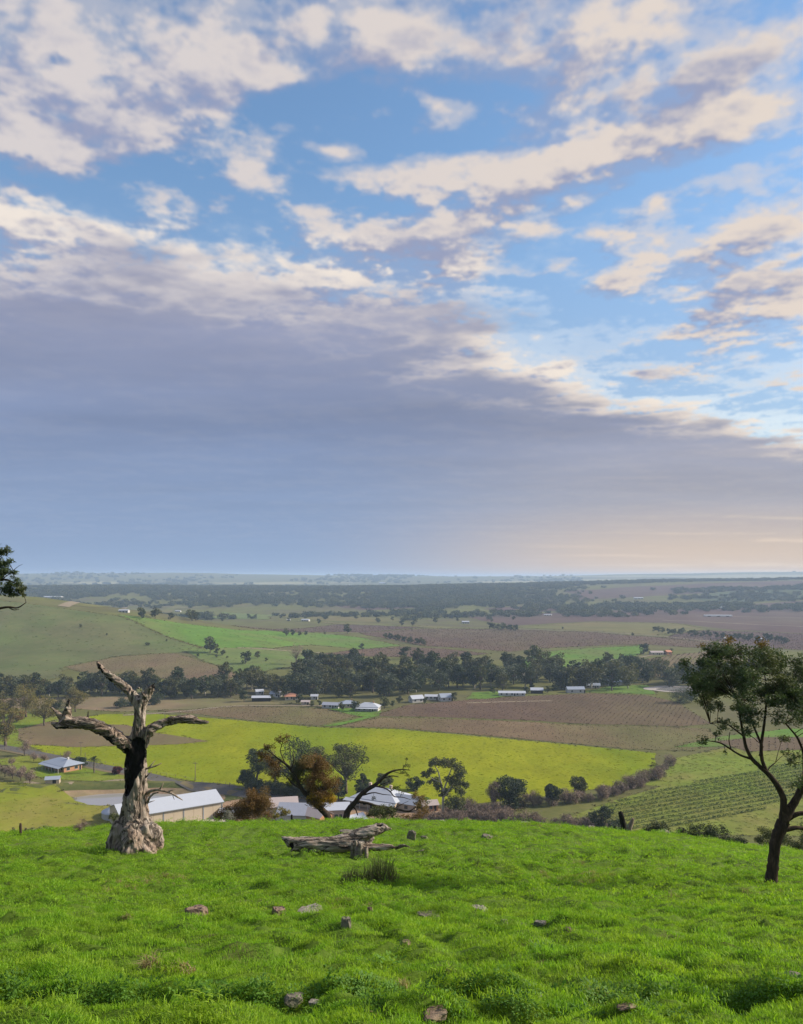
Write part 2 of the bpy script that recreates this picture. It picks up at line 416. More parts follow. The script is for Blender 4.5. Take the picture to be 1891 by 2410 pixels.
YEL = soil_mat('mustard_crop', (.200, .232, .008), (.262, .280, .013), (.155, .215, .010), .012, .45, (1, .55, 1), .6)  # these field colours also hold the valley's patchy sun and cloud shade
GRN = soil_mat('green_pasture', (.085, .185, .028), (.125, .215, .040), (.130, .165, .050), .012, .3)
PAL = soil_mat('pale_pasture', (.135, .165, .060), (.170, .185, .080), (.110, .165, .045), .010, .22)
HIL = soil_mat('cloud_shaded_hill_grass', (.110, .125, .055), (.140, .140, .070), (.095, .145, .042), .006, .12)  # cloud shadow over the left hill is put into this grey-green
BR1 = soil_mat('vineyard_soil', (.105, .072, .058), (.145, .100, .075), (.125, .100, .060), .008, .5, (1, .6, 1))
BR2 = soil_mat('vineyard_soil_grassy', (.150, .105, .070), (.185, .140, .085), (.140, .135, .060), .010, .5, (1, .6, 1))
BR3 = soil_mat('far_vineyard_soil', (.095, .062, .060), (.125, .085, .078), (.115, .088, .070), .004, .12, (1, .7, 1))
OLV = soil_mat('olive_stubble', (.145, .130, .058), (.180, .155, .070), (.130, .145, .055), .006, .2)
PNK = soil_mat('fallow_ground', (.190, .140, .095), (.225, .175, .115), (.150, .150, .070), .012, .4)
DRT = soil_mat('bare_earth', (.280, .190, .130), (.340, .240, .170), (.230, .190, .110), .05, .8)
GRV = soil_mat('gravel', (.22, .18, .13), (.28, .24, .18), None, .05, 1.5)
RD = soil_mat('asphalt', (.105, .100, .100), (.135, .128, .125), None, .05, 2.)
LAWN = soil_mat('lawn', (.120, .190, .020), (.165, .220, .026), (.185, .205, .035), .03, .5)
SLOPE = soil_mat('sunlit_slope', (.150, .195, .018), (.200, .220, .026), (.210, .190, .050), .03, .4, (1, .5, 1))  # bright sun on this slope is put into its yellow-green

sheet('vineyard', [(365, 1672), (440, 1671), (560, 1663), (760, 1667), (858, 1682), (752, 1708), (600, 1696), (480, 1684)], BR2)
sheet('vineyard', [(890, 1681), (965, 1658), (1191, 1641), (1388, 1632), (1527, 1637), (1600, 1655), (1676, 1705), (1600, 1712), (1400, 1705), (1191, 1693), (1000, 1687), (900, 1685)], BR1)
sheet('vineyard', [(793, 1710), (900, 1689), (1191, 1697), (1400, 1709), (1670, 1716), (1700, 1745), (1640, 1768), (1495, 1764), (1174, 1738), (941, 1716)], BR2)
sheet('crop_field', [(200, 1688), (240, 1681), (365, 1680), (531, 1693), (764, 1712), (941, 1719), (1174, 1741), (1495, 1767), (1561, 1773), (1556, 1800), (1550, 1827), (1484, 1845), (1329, 1871), (1107, 1895), (900, 1893), (700, 1872), (569, 1857), (457, 1839), (351, 1820), (228, 1796), (110, 1773), (60, 1752), (70, 1712), (150, 1695)], YEL, lift=.2)
sheet('stubble_field', [(45, 1716), (120, 1699), (215, 1703), (290, 1706), (345, 1720), (490, 1744), (420, 1750), (330, 1752), (180, 1758), (70, 1752), (40, 1738)], BR2, lift=.45)
sheet('fallow_field', [(-150, 1648), (0, 1644), (300, 1639), (560, 1646), (680, 1656), (560, 1661), (440, 1669), (365, 1671), (280, 1675), (170, 1668), (0, 1670), (-150, 1680)], PNK)
sheet('paddock', [(775, 1668), (870, 1662), (905, 1672), (895, 1684), (800, 1708), (762, 1710), (860, 1688)], GRN, lift=.5)
sheet('paddock', [(1370, 1629), (1440, 1613), (1527, 1612), (1545, 1634), (1440, 1632)], GRN, lift=.35)
sheet('paddock', [(1115, 1630), (1170, 1628), (1230, 1634), (1150, 1645), (1100, 1645)], GRN, lift=.4)
sheet('paddock', [(1200, 1556), (1280, 1537), (1390, 1526), (1500, 1519), (1525, 1530), (1500, 1542), (1480, 1550), (1400, 1567), (1290, 1570), (1220, 1572)], GRN, lift=.4)
sheet('vineyard', [(1410, 1566), (1420, 1561), (1540, 1548), (1600, 1540), (1700, 1530), (1800, 1560), (1640, 1600), (1450, 1590)], BR2, lift=.4)
sheet('vineyard', [(840, 1490), (1000, 1479), (1191, 1481), (1396, 1489), (1539, 1499), (1720, 1518), (1850, 1530), (1700, 1530), (1654, 1526), (1502, 1516), (1314, 1526), (1191, 1536), (1002, 1519), (907, 1502)], BR1, lift=.4)
sheet('vineyard', [(756, 1540), (860, 1527), (961, 1522), (1050, 1528), (1140, 1540), (1030, 1549), (911, 1545)], BR1, lift=.6)
sheet('pasture', [(287, 1448), (420, 1466), (560, 1483), (740, 1489), (860, 1502), (957, 1519), (850, 1527), (740, 1518), (640, 1526), (480, 1526), (420, 1508), (360, 1484)], GRN, lift=.5)
sheet('pasture', [(420, 1526), (640, 1527), (752, 1537), (730, 1562), (620, 1582), (560, 1587), (520, 1572), (470, 1550)], PAL, lift=.5)
sheet('vineyard', [(160, 1570), (287, 1546), (410, 1538), (455, 1550), (525, 1573), (560, 1590), (500, 1618), (369, 1594), (287, 1588), (220, 1592)], BR2, lift=.6)
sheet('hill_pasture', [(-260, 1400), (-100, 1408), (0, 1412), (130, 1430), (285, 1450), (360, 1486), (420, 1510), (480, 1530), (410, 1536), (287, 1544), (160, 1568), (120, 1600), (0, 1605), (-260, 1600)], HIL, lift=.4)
sheet('vineyard', [(540, 1472), (800, 1470), (1000, 1477), (840, 1489), (740, 1487), (600, 1480)], BR3, lift=.5)
sheet('stubble_field', [(690, 1461), (960, 1471), (1215, 1478), (1190, 1480), (1000, 1476), (850, 1472)], OLV, lift=.6)
sheet('vineyard', [(1100, 1452), (1250, 1445), (1450, 1437), (1600, 1428), (1960, 1412), (1960, 1492), (1720, 1484), (1580, 1466), (1400, 1463), (1191, 1472)], BR3, lift=.6)
sheet('stubble_field', [(1205, 1476), (1400, 1464), (1580, 1467), (1660, 1482), (1545, 1496), (1396, 1487)], OLV, lift=.6)
sheet('vineyard', [(1560, 1500), (1660, 1484), (1960, 1494), (1960, 1535), (1850, 1528), (1720, 1516)], BR3, lift=.5)
sheet('vineyard', [(1330, 1392), (1500, 1380), (1700, 1372), (1960, 1364), (1960, 1382), (1700, 1392), (1500, 1405), (1360, 1412)], BR3, lift=1.)
sheet('pasture', [(1610, 1408), (1700, 1393), (1960, 1383), (1960, 1408), (1700, 1420)], soil_mat('dim_pasture', (.070, .095, .050), (.095, .110, .060), None, .004, .1), lift=1.)
sheet('stubble_field', [(160, 1425), (420, 1418), (620, 1424), (420, 1432), (230, 1432)], OLV, lift=1.)
sheet('pasture', [(380, 1446), (520, 1440), (650, 1448), (640, 1458), (480, 1456)], PAL, lift=.8)
sheet('stubble_field', [(760, 1424), (1000, 1418), (1040, 1428), (860, 1436)], BR3, lift=.8)
sheet('vineyard', [(1140, 1432), (1300, 1424), (1480, 1428), (1300, 1440), (1180, 1444)], BR3, lift=.8)
sheet('stubble_field', [(640, 1446), (860, 1450), (1000, 1462), (860, 1464), (700, 1458)], OLV, lift=.8)
for q in ([(1300, 1366), (1480, 1362), (1620, 1366), (1460, 1371)], [(1560, 1358), (1760, 1352), (1960, 1352), (1900, 1358), (1700, 1362)], [(1080, 1370), (1240, 1366), (1320, 1370), (1200, 1376)],
          [(1250, 1357), (1500, 1354), (1650, 1355), (1480, 1359)], [(420, 1372), (640, 1370), (860, 1372), (640, 1376)], [(100, 1371), (260, 1369), (380, 1372), (200, 1375)]):
    sheet('far_field', q, soil_mat('far_pale_field', (.26, .26, .13), (.33, .30, .17), None, .002, .02), lift=1.5, y0=4500)
# round the farms
sheet('lawn', [(0, 1786), (70, 1776), (228, 1806), (351, 1831), (300, 1836), (200, 1836), (110, 1832), (0, 1812)], LAWN, lift=.25)
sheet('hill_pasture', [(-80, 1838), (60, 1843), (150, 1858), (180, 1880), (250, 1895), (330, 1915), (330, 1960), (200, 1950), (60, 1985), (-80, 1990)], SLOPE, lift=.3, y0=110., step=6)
sheet('farm_yard', [(470, 1935), (530, 1885), (640, 1868), (760, 1880), (900, 1895), (1010, 1900), (1110, 1905), (1240, 1900), (1180, 1925), (1000, 1945), (800, 1955), (600, 1955)], DRT, lift=.25, y0=240.)
sheet('grass_verge', [(1300, 1940), (1464, 1880), (1560, 1850), (1500, 1845), (1552, 1828), (1600, 1785), (1700, 1762), (1900, 1745), (1960, 1780), (1960, 1965), (1700, 1965), (1400, 1965)], soil_mat('creek_grass', (.130, .195, .028), (.180, .220, .042), (.190, .190, .055), .03, .4), lift=.2, y0=240.)
sheet('paddock', [(1600, 1760), (1700, 1735), (1850, 1715), (1960, 1720), (1960, 1745), (1800, 1755)], GRN, lift=.4)
sheet('vineyard', [(1690, 1745), (1800, 1735), (1960, 1735), (1960, 1760), (1760, 1768)], BR1, lift=.55)
sheet('creek_flat', [(-100, 1690), (40, 1676), (150, 1690), (70, 1712), (40, 1740), (60, 1760), (0, 1765), (-100, 1775)], LAWN, lift=.25)
# roads and tracks
strip('road', [(-160, 1738), (0, 1758), (70, 1771), (228, 1803), (351, 1827), (457, 1845), (569, 1862), (700, 1888), (820, 1912)], 7.5, RD, lift=.5)
strip('road_verge', [(-160, 1744), (0, 1765), (70, 1778), (228, 1811), (351, 1834), (457, 1853), (569, 1871), (700, 1898)], 3., PNK, lift=.45)
strip('track', [(60, 1840), (160, 1842), (260, 1838), (340, 1834), (400, 1848)], 3.2, GRV, lift=.35)
strip('track', [(290, 1684), (420, 1676), (560, 1662), (700, 1661), (860, 1668)], 4., GRV, lift=.55)
strip('track', [(1100, 1655), (1200, 1652), (1300, 1650)], 4., GRV, lift=.55)
strip('track', [(1560, 1536), (1500, 1548), (1440, 1553), (1406, 1560), (1404, 1566), (1440, 1570)], 4., GRV, lift=.7)
strip('track', [(760, 1493), (860, 1489), (960, 1490)], 5., GRV, lift=.8)
strip('track', [(560, 1525), (650, 1530), (760, 1537)], 5., GRV, lift=.8)
strip('track', [(1191, 1479), (1396, 1487), (1560, 1498), (1720, 1515)], 8., GRV, lift=.8)
strip('track', [(1560, 1460), (1700, 1466), (1891, 1475)], 9., GRV, lift=1.)
strip('track', [(1640, 1450), (1760, 1452), (1940, 1456)], 8., GRV, lift=1.)
strip('track', [(150, 1428), (300, 1424), (460, 1430)], 14., GRV, lift=1.2)

# farm pond
def water_mat(t, b):
    t.set(b.inputs['Base Color'], (.25, .245, .25)); b.inputs['Roughness'].default_value = .05
    b.inputs['Specular IOR Level'].default_value = .9; b.inputs['IOR'].default_value = 1.5
    bump(t, b, t.noise(pos(t), 1.2, 3, .5), .06, .1)
M_water = mat('pond_water', water_mat)
def ellipse_sheet(name, c, r, z, material, n=64, wob=.06, seed=1):
    rr = random.Random(seed); ph = [rr.uniform(0, 6.3) for _ in range(3)]
    v = [(c[0], c[1], z)]
    for k in range(n):
        a = 2 * math.pi * k / n; q = 1 + wob * (math.sin(3 * a + ph[0]) + .6 * math.sin(5 * a + ph[1]) + .4 * math.sin(9 * a + ph[2]))
        v.append((c[0] + r[0] * q * math.cos(a), c[1] + r[1] * q * math.sin(a), z))
    return tag(mesh_obj(name, v, [(0, k, k % n + 1) for k in range(1, n + 1)], material), kind='structure')
ellipse_sheet('pond', PC, (PR[0] * .98, PR[1] * .98), -90.55, M_water)
th = np.linspace(0, math.pi, 26)
ring = [(PC[0] + PR[0] * 1.02 * math.cos(a), PC[1] + PR[1] * 1.02 * math.sin(a)) for a in np.linspace(-.5, math.pi + .4, 30)]
ring += [(PC[0] + PR[0] * 1.30 * math.cos(a), PC[1] + PR[1] * 1.42 * math.sin(a)) for a in np.linspace(math.pi + .4, -.5, 30)]
sheet('pond_bank', None, DRT, lift=.12, world=ring, step=3)
ring = [(PC[0] + PR[0] * 1.32 * math.cos(a), PC[1] + PR[1] * 1.45 * math.sin(a)) for a in np.linspace(-.5, math.pi + .4, 30)]
ring += [(PC[0] + PR[0] * 1.95 * math.cos(a), PC[1] + PR[1] * 2.1 * math.sin(a)) for a in np.linspace(math.pi + .4, -.5, 30)]
sheet('pond_bank', None, soil_mat('bank_grass', (.075, .100, .030), (.110, .120, .045), None, .05, .6), lift=.14, world=ring, step=3)
q = G(1600, 1624, 300)
ellipse_sheet('pond', (q.x, q.y), (17, 13), q.z + .8, M_water, seed=5)
ellipse_sheet('pond_bank', (q.x - 2, q.y + 2), (24, 20), q.z + .6, plain_mat('pale_clay', (.33, .30, .28)), seed=6)

# haze: the air of the valley
def haze_box():
    x0, x1, y0, y1, z0, z1 = -24500, 24500, -120, 17100, -115, 48
    v = [(x, y, z) for z in (z0, z1) for y in (y0, y1) for x in (x0, x1)]
    f = [(0, 2, 3, 1), (4, 5, 7, 6), (0, 1, 5, 4), (2, 6, 7, 3), (0, 4, 6, 2), (1, 3, 7, 5)]
    m = bpy.data.materials.new('haze_air'); m.use_nodes = True; nt = m.node_tree; nt.nodes.clear()
    vo = nt.nodes.new('ShaderNodeVolumePrincipled'); out = nt.nodes.new('ShaderNodeOutputMaterial')
    vo.inputs['Color'].default_value = (.52, .70, 1., 1); vo.inputs['Density'].default_value = 1.1e-4
    vo.inputs['Anisotropy'].default_value = .1
    nt.links.new(vo.outputs[0], out.inputs['Volume'])
    tag(mesh_obj('haze', v, f, m), kind='stuff')
haze_box()

# ------------------------------------------------------------------ geometry kit
class Geo:
    """collects tubes, leaves and blades into one mesh"""
    def __init__(s): s.v = []; s.q = []; s.t = []; s.n = 0
    def add(s, v, q, tint=0.5):
        v = np.asarray(v, np.float32).reshape(-1, 3); s.v.append(v); s.q.append(np.asarray(q, np.int32) + s.n)
        s.t.append(np.full(len(v), tint, np.float32) if np.isscalar(tint) else np.asarray(tint, np.float32)); s.n += len(v)
    def tube(s, pts, rad, sides=7, tint=.5, rough=0., rng=None, cap=True):
        pts = np.asarray(pts, float); n = len(pts); rad = np.broadcast_to(np.asarray(rad, float), (n,))
        t = np.gradient(pts, axis=0); t /= np.linalg.norm(t, axis=1)[:, None] + 1e-9
        ref = np.array([0, 0, 1.]) if abs(t[0][2]) < .8 else np.array([0, 1., 0])
        V = []
        a = np.linspace(0, 2 * np.pi, sides, endpoint=False)
        for k in range(n):
            u = np.cross(t[k], ref); u /= np.linalg.norm(u) + 1e-9; w = np.cross(u, t[k]); ref = -np.cross(u, t[k]) * -1
            r = rad[k] * (1 + (rough * rng.standard_normal(sides) if rng is not None and rough else 0))
            V.append(pts[k] + np.outer(np.cos(a) * r, u) + np.outer(np.sin(a) * r, w))
        V = np.concatenate(V); Q = []
        j = np.arange(sides); j1 = (j + 1) % sides
        for k in range(n - 1):
            Q.append(np.stack([k * sides + j, k * sides + j1, (k + 1) * sides + j1, (k + 1) * sides + j], 1))
        if cap:                                   # close both ends with a fan folded into quads
            for b in (0, (n - 1) * sides):
                c = [[b, b + i, b + i + 1, b] if 0 else [b + i, b + i + 1, b + (i + 2) % sides, b + (i + 2) % sides] for i in range(0)]
            V = np.concatenate([V, pts[:1], pts[-1:]]); m = n * sides
            Q.append(np.stack([j1, j, np.full(sides, m), np.full(sides, m)], 1))
            e = (n - 1) * sides; Q.append(np.stack([e + j, e + j1, np.full(sides, m + 1), np.full(sides, m + 1)], 1))
        s.add(V, np.concatenate(Q), tint)
    def leaves(s, c, length, width, rng, tint=None, droop=.3, up=0.):
        """diamond leaves at the points c, random directions leaning down by droop"""
        c = np.asarray(c, np.float32); n = len(c)
        if n == 0: return
        d = rng.standard_normal((n, 3)); d[:, 2] = d[:, 2] * .6 - droop + up; d /= np.linalg.norm(d, axis=1)[:, None] + 1e-9
        w = np.cross(d, rng.standard_normal((n, 3))); w /= np.linalg.norm(w, axis=1)[:, None] + 1e-9
        L = (length * rng.uniform(.65, 1.3, n))[:, None]; Wd = (width * rng.uniform(.7, 1.25, n))[:, None]
        v = np.stack([c - d * L * .5, c + w * Wd * .5, c + d * L * .5, c - w * Wd * .5], 1).reshape(-1, 3)
        q = np.arange(n * 4).reshape(n, 4)
        tt = rng.uniform(0, 1, n) if tint is None else np.clip(tint + rng.normal(0, .13, n), 0, 1)
        s.add(v, q, np.repeat(tt, 4))
    def obj(s, name, material, parent=None, smooth=False):
        q = np.concatenate(s.q); v = np.concatenate(s.v); t = np.concatenate(s.t)
        tri = q[:, 2] == q[:, 3]
        if tri.any():
            me = bpy.data.meshes.new(name)
            nq, nt_ = int((~tri).sum()), int(tri.sum())
            me.vertices.add(len(v)); me.vertices.foreach_set('co', v.ravel())
            li = np.concatenate([q[~tri].ravel(), q[tri][:, :3].ravel()]).astype(np.int32)
            me.loops.add(len(li)); me.loops.foreach_set('vertex_index', li)
            me.polygons.add(nq + nt_)
            me.polygons.foreach_set('loop_start', np.concatenate([np.arange(nq) * 4, nq * 4 + np.arange(nt_) * 3]).astype(np.int32))
            me.update(calc_edges=True)
            a = me.attributes.new('tint', 'FLOAT', 'POINT'); a.data.foreach_set('value', t)
            me.materials.append(material)
            if smooth: me.polygons.foreach_set('use_smooth', np.ones(len(me.polygons), bool))
            o = bpy.data.objects.new(name, me); COL.objects.link(o)
            if parent: o.parent = parent
            return o
        return mesh_obj(name, v, q, material, parent, smooth, t)

def leaf_mat(name, dark, lightc, third=None, trans=.25, obj_var=.15, scale=None):
    def f(t, b):
        a = attr(t, 'tint').outputs['Fac']
        col = t.mix(a, dark, lightc)
        if third is not None:
            n = t.noise(objc(t), scale or .35, 3, .5)
            col = t.mix(t.map(n, .5, .68), col, third)
        r = t.n.new('ShaderNodeObjectInfo').outputs['Random']
        col = t.mix(1., col, t.mix(r, (1 - obj_var,) * 3, (1 + obj_var, 1 + obj_var * .8, 1 + obj_var * .4)), 'MULTIPLY')
        t.set(b.inputs['Base Color'], col); b.inputs['Roughness'].default_value = .65
        b.inputs['Specular IOR Level'].default_value = .25
        tr = t.n.new('ShaderNodeBsdfTranslucent'); t.set(tr.inputs[0], t.mix(1., col, (1.1, 1.2, .6), 'MULTIPLY'))
        mx = t.n.new('ShaderNodeMixShader'); mx.inputs[0].default_value = trans
        t.l.new(b.outputs[0], mx.inputs[1]); t.l.new(tr.outputs[0], mx.inputs[2])
        t.l.new(mx.outputs[0], t.n['Material Output'].inputs[0])
    return mat(name, f)
def bark_mat(name, c1, c2, c3, scale=3., stretch=(1, 1, .18), bmp=.5, burn=None):
    def f(t, b):
        p = t.v('MULTIPLY', objc(t), stretch)
        n = t.noise(p, scale * 2.2, 8, .68, .6); n2 = t.noise(objc(t), scale * .35, 4, .6)
        col = t.ramp(t.map(n, .28, .72), [(0, c1), (.5, c2), (1, c3)])
        col = t.mix(t.map(n2, .35, .7, 0, .6), col, tuple(v * .62 for v in c2))
        if burn is not None:
            a = attr(t, 'burn').outputs['Fac']
            col = t.mix(t.map(t.m('ADD', a, t.m('MULTIPLY', t.m('SUBTRACT', n, .5), .6)), .35, .6, 0, 1, True), col, burn)
        t.set(b.inputs['Base Color'], col); bump(t, b, n, bmp, .05)
    return mat(name, f)

# ------------------------------------------------------------------ the grassy hilltop
MICRO = fft_tile(512, 1.5, 33, 6, .07); MIC2 = fft_tile(512, 1.2, 34, 10, .09)
def micro(x, y):
    """small lumps, tussocks and stock tracks of the hilltop"""
    a = bil(MICRO, x * 56 + 3, y * 66) * .048 + bil(MIC2, x * 62 + 60, y * 80) * .022 + bil(MICRO, x * 9 + 77, y * 12) * .05
    c = 7.42 + .10 * np.sin(x * .7) + .06 * np.sin(x * 2.3 + 1) - .02 * x
    led = -.17 * np.exp(-((y - c) / .10) ** 2) + .07 * np.exp(-((y - c - .30) / .2) ** 2)
    c2 = 6.55 + .10 * np.sin(x * 1.1 + 2)
    led = led + (-.07 * np.exp(-((y - c2) / .10) ** 2) + .05 * np.exp(-((y - c2 - .25) / .16) ** 2)) * sm(np.abs(x - .9), 1.6, 1.)
    c3 = 17.2 + .3 * np.sin(x * .35 + 1)
    led = led - .12 * np.exp(-((y - c3) / .35) ** 2) * sm(x, 2, -3)
    fade = 1 - sm(np.abs(x), 30, 37)
    return (a + led) * fade * sm(y, -11, -7) * (1 - sm(y, 60, 69))
def hm(x, y): return h(x, y) + micro(np.asarray(x, float), np.asarray(y, float))
def grass_soil(t, b):
    p = pos(t)
    n = t.noise(t.v('MULTIPLY', p, (1, 2, 1)), 3., 6, .65)
    col = t.mix(n, (.040, .080, .008), (.110, .175, .018))
    col = t.mix(t.map(t.noise(p, .7, 4, .6), .60, .72, 0, .6), col, (.12, .10, .045))
    t.set(b.inputs['Base Color'], col); bump(t, b, n, .5, .04)
M_turf = mat('hilltop_turf', grass_soil)
def build_hill():
    xs = np.concatenate([np.arange(-38, -16, .5), np.arange(-16, 16, .14), np.arange(16, 38.1, .5)])
    ys = np.concatenate([np.arange(-12, 4, .8), np.arange(4, 14, .055), np.arange(14, 30, .11), np.arange(30, 70.1, .3)])
    X, Y = np.meshgrid(xs, ys); Z = hm(X, Y)
    i = np.arange(X.size).reshape(X.shape)
    f = np.stack([i[:-1, :-1], i[:-1, 1:], i[1:, 1:], i[1:, :-1]], -1).reshape(-1, 4)
    tag(mesh_obj('hillside', np.stack([X, Y, Z], -1).reshape(-1, 3), f, M_turf, smooth=True), kind='structure')
build_hill()
def HG(px, py):
    """point of the hilltop seen at a pixel"""
    a, b = (px - CX) / F, -(py - HY) / F
    ys = np.linspace(4.5, 70, 9000); g = b * ys - hm(a * ys, ys); i = np.where(g < 0)[0]
    y = ys[int(i[0])] if len(i) else 60.
    return Vector((a * y, y, float(hm(a * y, y))))
def hon(px, y):
    x = (px - CX) / F * y; return Vector((x, y, float(hm(x, y))))

GRASS = leaf_mat('grass_blades', (.060, .150, .010), (.150, .270, .022), (.185, .225, .040), .42, .25, None)
def grass_color(t, b):
    a = attr(t, 'tint').outputs['Fac']; p = pos(t)
    ps = t.v('MULTIPLY', p, (1, 2.4, 1))
    n = t.noise(ps, .8, 5, .65); n2 = t.noise(ps, 1.5, 4, .6)
    r = t.n.new('ShaderNodeObjectInfo').outputs['Random']
    col = t.mix(a, (.122, .275, .016), (.238, .440, .038))
    col = t.mix(t.map(n, .34, .66, 0, .8, True), col, t.mix(a, (.210, .325, .022), (.330, .455, .048)))
    col = t.mix(t.map(n2, .54, .72, 0, .75, True), col, t.mix(a, (.068, .180, .013), (.135, .290, .026)))
    col = t.mix(t.map(t.noise(p, 1.3, 4, .65), .64, .78, 0, .55, True), col, (.225, .215, .075))
    col = t.mix(1., col, t.mix(r, (.78, .80, .8), (1.22, 1.18, 1.1)), 'MULTIPLY')
    t.set(b.inputs['Base Color'], col); b.inputs['Roughness'].default_value = .55; b.inputs['Specular IOR Level'].default_value = .2
    tr = t.n.new('ShaderNodeBsdfTranslucent'); t.set(tr.inputs[0], t.mix(1., col, (1.1, 1.15, .5), 'MULTIPLY'))
    mx = t.n.new('ShaderNodeMixShader'); mx.inputs[0].default_value = .52
    t.l.new(b.outputs[0], mx.inputs[1]); t.l.new(tr.outputs[0], mx.inputs[2]); t.l.new(mx.outputs[0], t.n['Material Output'].inputs[0])
M_grass = mat('green_grass', grass_color)
M_straw = leaf_mat('dry_grass', (.23, .19, .085), (.36, .30, .16), None, .3, .2)
M_weed = leaf_mat('weed_leaves', (.045, .125, .010), (.095, .210, .022), None, .3, .2)

def blade_clump(name, n, R, hgt, wid, seed, material, lean=.45, tint=(0, 1), curl=1., dome=0.):
    """a tuft of bent grass blades"""
    r = np.random.default_rng(seed)
    a = r.uniform(0, 2 * np.pi, n); rr = R * np.sqrt(r.uniform(0, 1, n))
    base = np.stack([rr * np.cos(a), rr * np.sin(a), np.zeros(n) - .01], 1)
    b = r.uniform(0, 2 * np.pi, n); d = np.stack([np.cos(b), np.sin(b), np.zeros(n)], 1)
    ln = lean * r.uniform(.2, 1.5, n)[:, None]; H = (hgt * r.uniform(.5, 1.25, n) * (1 - dome * (rr / R) ** 2))[:, None]
    upv = np.array([0, 0, 1.])
    m = base + upv * H * .6 + d * H * ln * .35
    tip = base + upv * H * (1 - .35 * ln * curl) + d * H * ln * 1.0
    s = np.cross(d, upv); w = (wid * r.uniform(.7, 1.3, n))[:, None]
    v = np.stack([base - s * w * .5, base + s * w * .5, m + s * w * .38, m - s * w * .38, tip + s * w * .06, tip - s * w * .06], 1).reshape(-1, 3)
    k = np.arange(n)[:, None] * 6
    q = np.concatenate([k + np.array([[0, 1, 2, 3]]), k + np.array([[3, 2, 4, 5]])])
    tt = r.uniform(tint[0], tint[1], n)
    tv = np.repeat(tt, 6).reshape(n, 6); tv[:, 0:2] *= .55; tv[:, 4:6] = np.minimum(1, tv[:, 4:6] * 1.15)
    return mesh_obj(name, v, q, material, tint=tv.ravel())
def weed_clump(name, n, R, seed, material):
    r = np.random.default_rng(seed); g = Geo()
    a = r.uniform(0, 6.28, n); rr = R * np.sqrt(r.uniform(0, 1, n))
    c = np.stack([rr * np.cos(a), rr * np.sin(a), r.uniform(.01, .10, n)], 1)
    d = np.stack([np.cos(a), np.sin(a), r.uniform(-.2, .6, n)], 1) + r.normal(0, .3, (n, 3)); d /= np.linalg.norm(d, axis=1)[:, None]
    w = np.cross(d, [0, 0, 1.]); L = r.uniform(.03, .065, n)[:, None]
    v = np.stack([c, c + d * L * .5 + w * L * .3, c + d * L, c + d * L * .5 - w * L * .3], 1).reshape(-1, 3)
    g.add(v, np.arange(n * 4).reshape(n, 4), np.repeat(r.uniform(0, 1, n), 4))
    return g.obj(name, material)

PROTO = bpy.data.collections.new('prototypes')        # meshes for the uncountable stuff, linked nowhere else
def hide_proto(o):
    COL.objects.unlink(o); PROTO.objects.link(o); return o
def scatter(name, pts, scl, rot, idx, protos, seed=0, tilt=None):
    """uncountable small stuff: one object that sets its little meshes on points"""
    col = bpy.data.collections.new(name + '_meshes')
    for k, o in enumerate(protos):
        o.name = '%s_%02d' % (name, k)
        for c in list(o.users_collection): c.objects.unlink(o)
        col.objects.link(o)
    me = bpy.data.meshes.new(name); n = len(pts)
    me.vertices.add(n); me.vertices.foreach_set('co', np.asarray(pts, np.float32).ravel())
    for an, ty, dat in (('s', 'FLOAT_VECTOR', np.asarray(scl, np.float32) if np.ndim(scl) == 2 else np.repeat(np.asarray(scl, np.float32)[:, None], 3, 1)),
                        ('r', 'FLOAT_VECTOR', np.stack([np.zeros(n), np.zeros(n), rot], 1).astype(np.float32) if tilt is None else np.asarray(tilt, np.float32)),
                        ('i', 'INT', np.asarray(idx, np.int32))):
        a = me.attributes.new(an, ty, 'POINT'); a.data.foreach_set('vector' if ty == 'FLOAT_VECTOR' else 'value', dat.ravel())
    o = bpy.data.objects.new(name, me); COL.objects.link(o)
    g = bpy.data.node_groups.new(name + '_scatter', 'GeometryNodeTree')
    g.interface.new_socket('Geometry', in_out='INPUT', socket_type='NodeSocketGeometry')
    g.interface.new_socket('Geometry', in_out='OUTPUT', socket_type='NodeSocketGeometry')
    N, L = g.nodes, g.links
    gi, go = N.new('NodeGroupInput'), N.new('NodeGroupOutput')
    ip = N.new('GeometryNodeInstanceOnPoints'); ci = N.new('GeometryNodeCollectionInfo'); ci.inputs[0].default_value = col
    ci.inputs['Separate Children'].default_value = True; ci.inputs['Reset Children'].default_value = True
    def na(nm, ty):
        q = N.new('GeometryNodeInputNamedAttribute'); q.data_type = ty; q.inputs[0].default_value = nm; return q.outputs[0]
    m2p = N.new('GeometryNodeMeshToPoints')
    L.new(gi.outputs[0], m2p.inputs[0]); L.new(m2p.outputs[0], ip.inputs['Points']); L.new(ci.outputs[0], ip.inputs['Instance'])
    ip.inputs['Pick Instance'].default_value = True
    L.new(na('i', 'INT'), ip.inputs['Instance Index']); L.new(na('s', 'FLOAT_VECTOR'), ip.inputs['Scale']); L.new(na('r', 'FLOAT_VECTOR'), ip.inputs['Rotation'])
    L.new(ip.outputs[0], go.inputs[0])
    md = o.modifiers.new('scatter', 'NODES'); md.node_group = g
    return tag(o, kind='stuff')

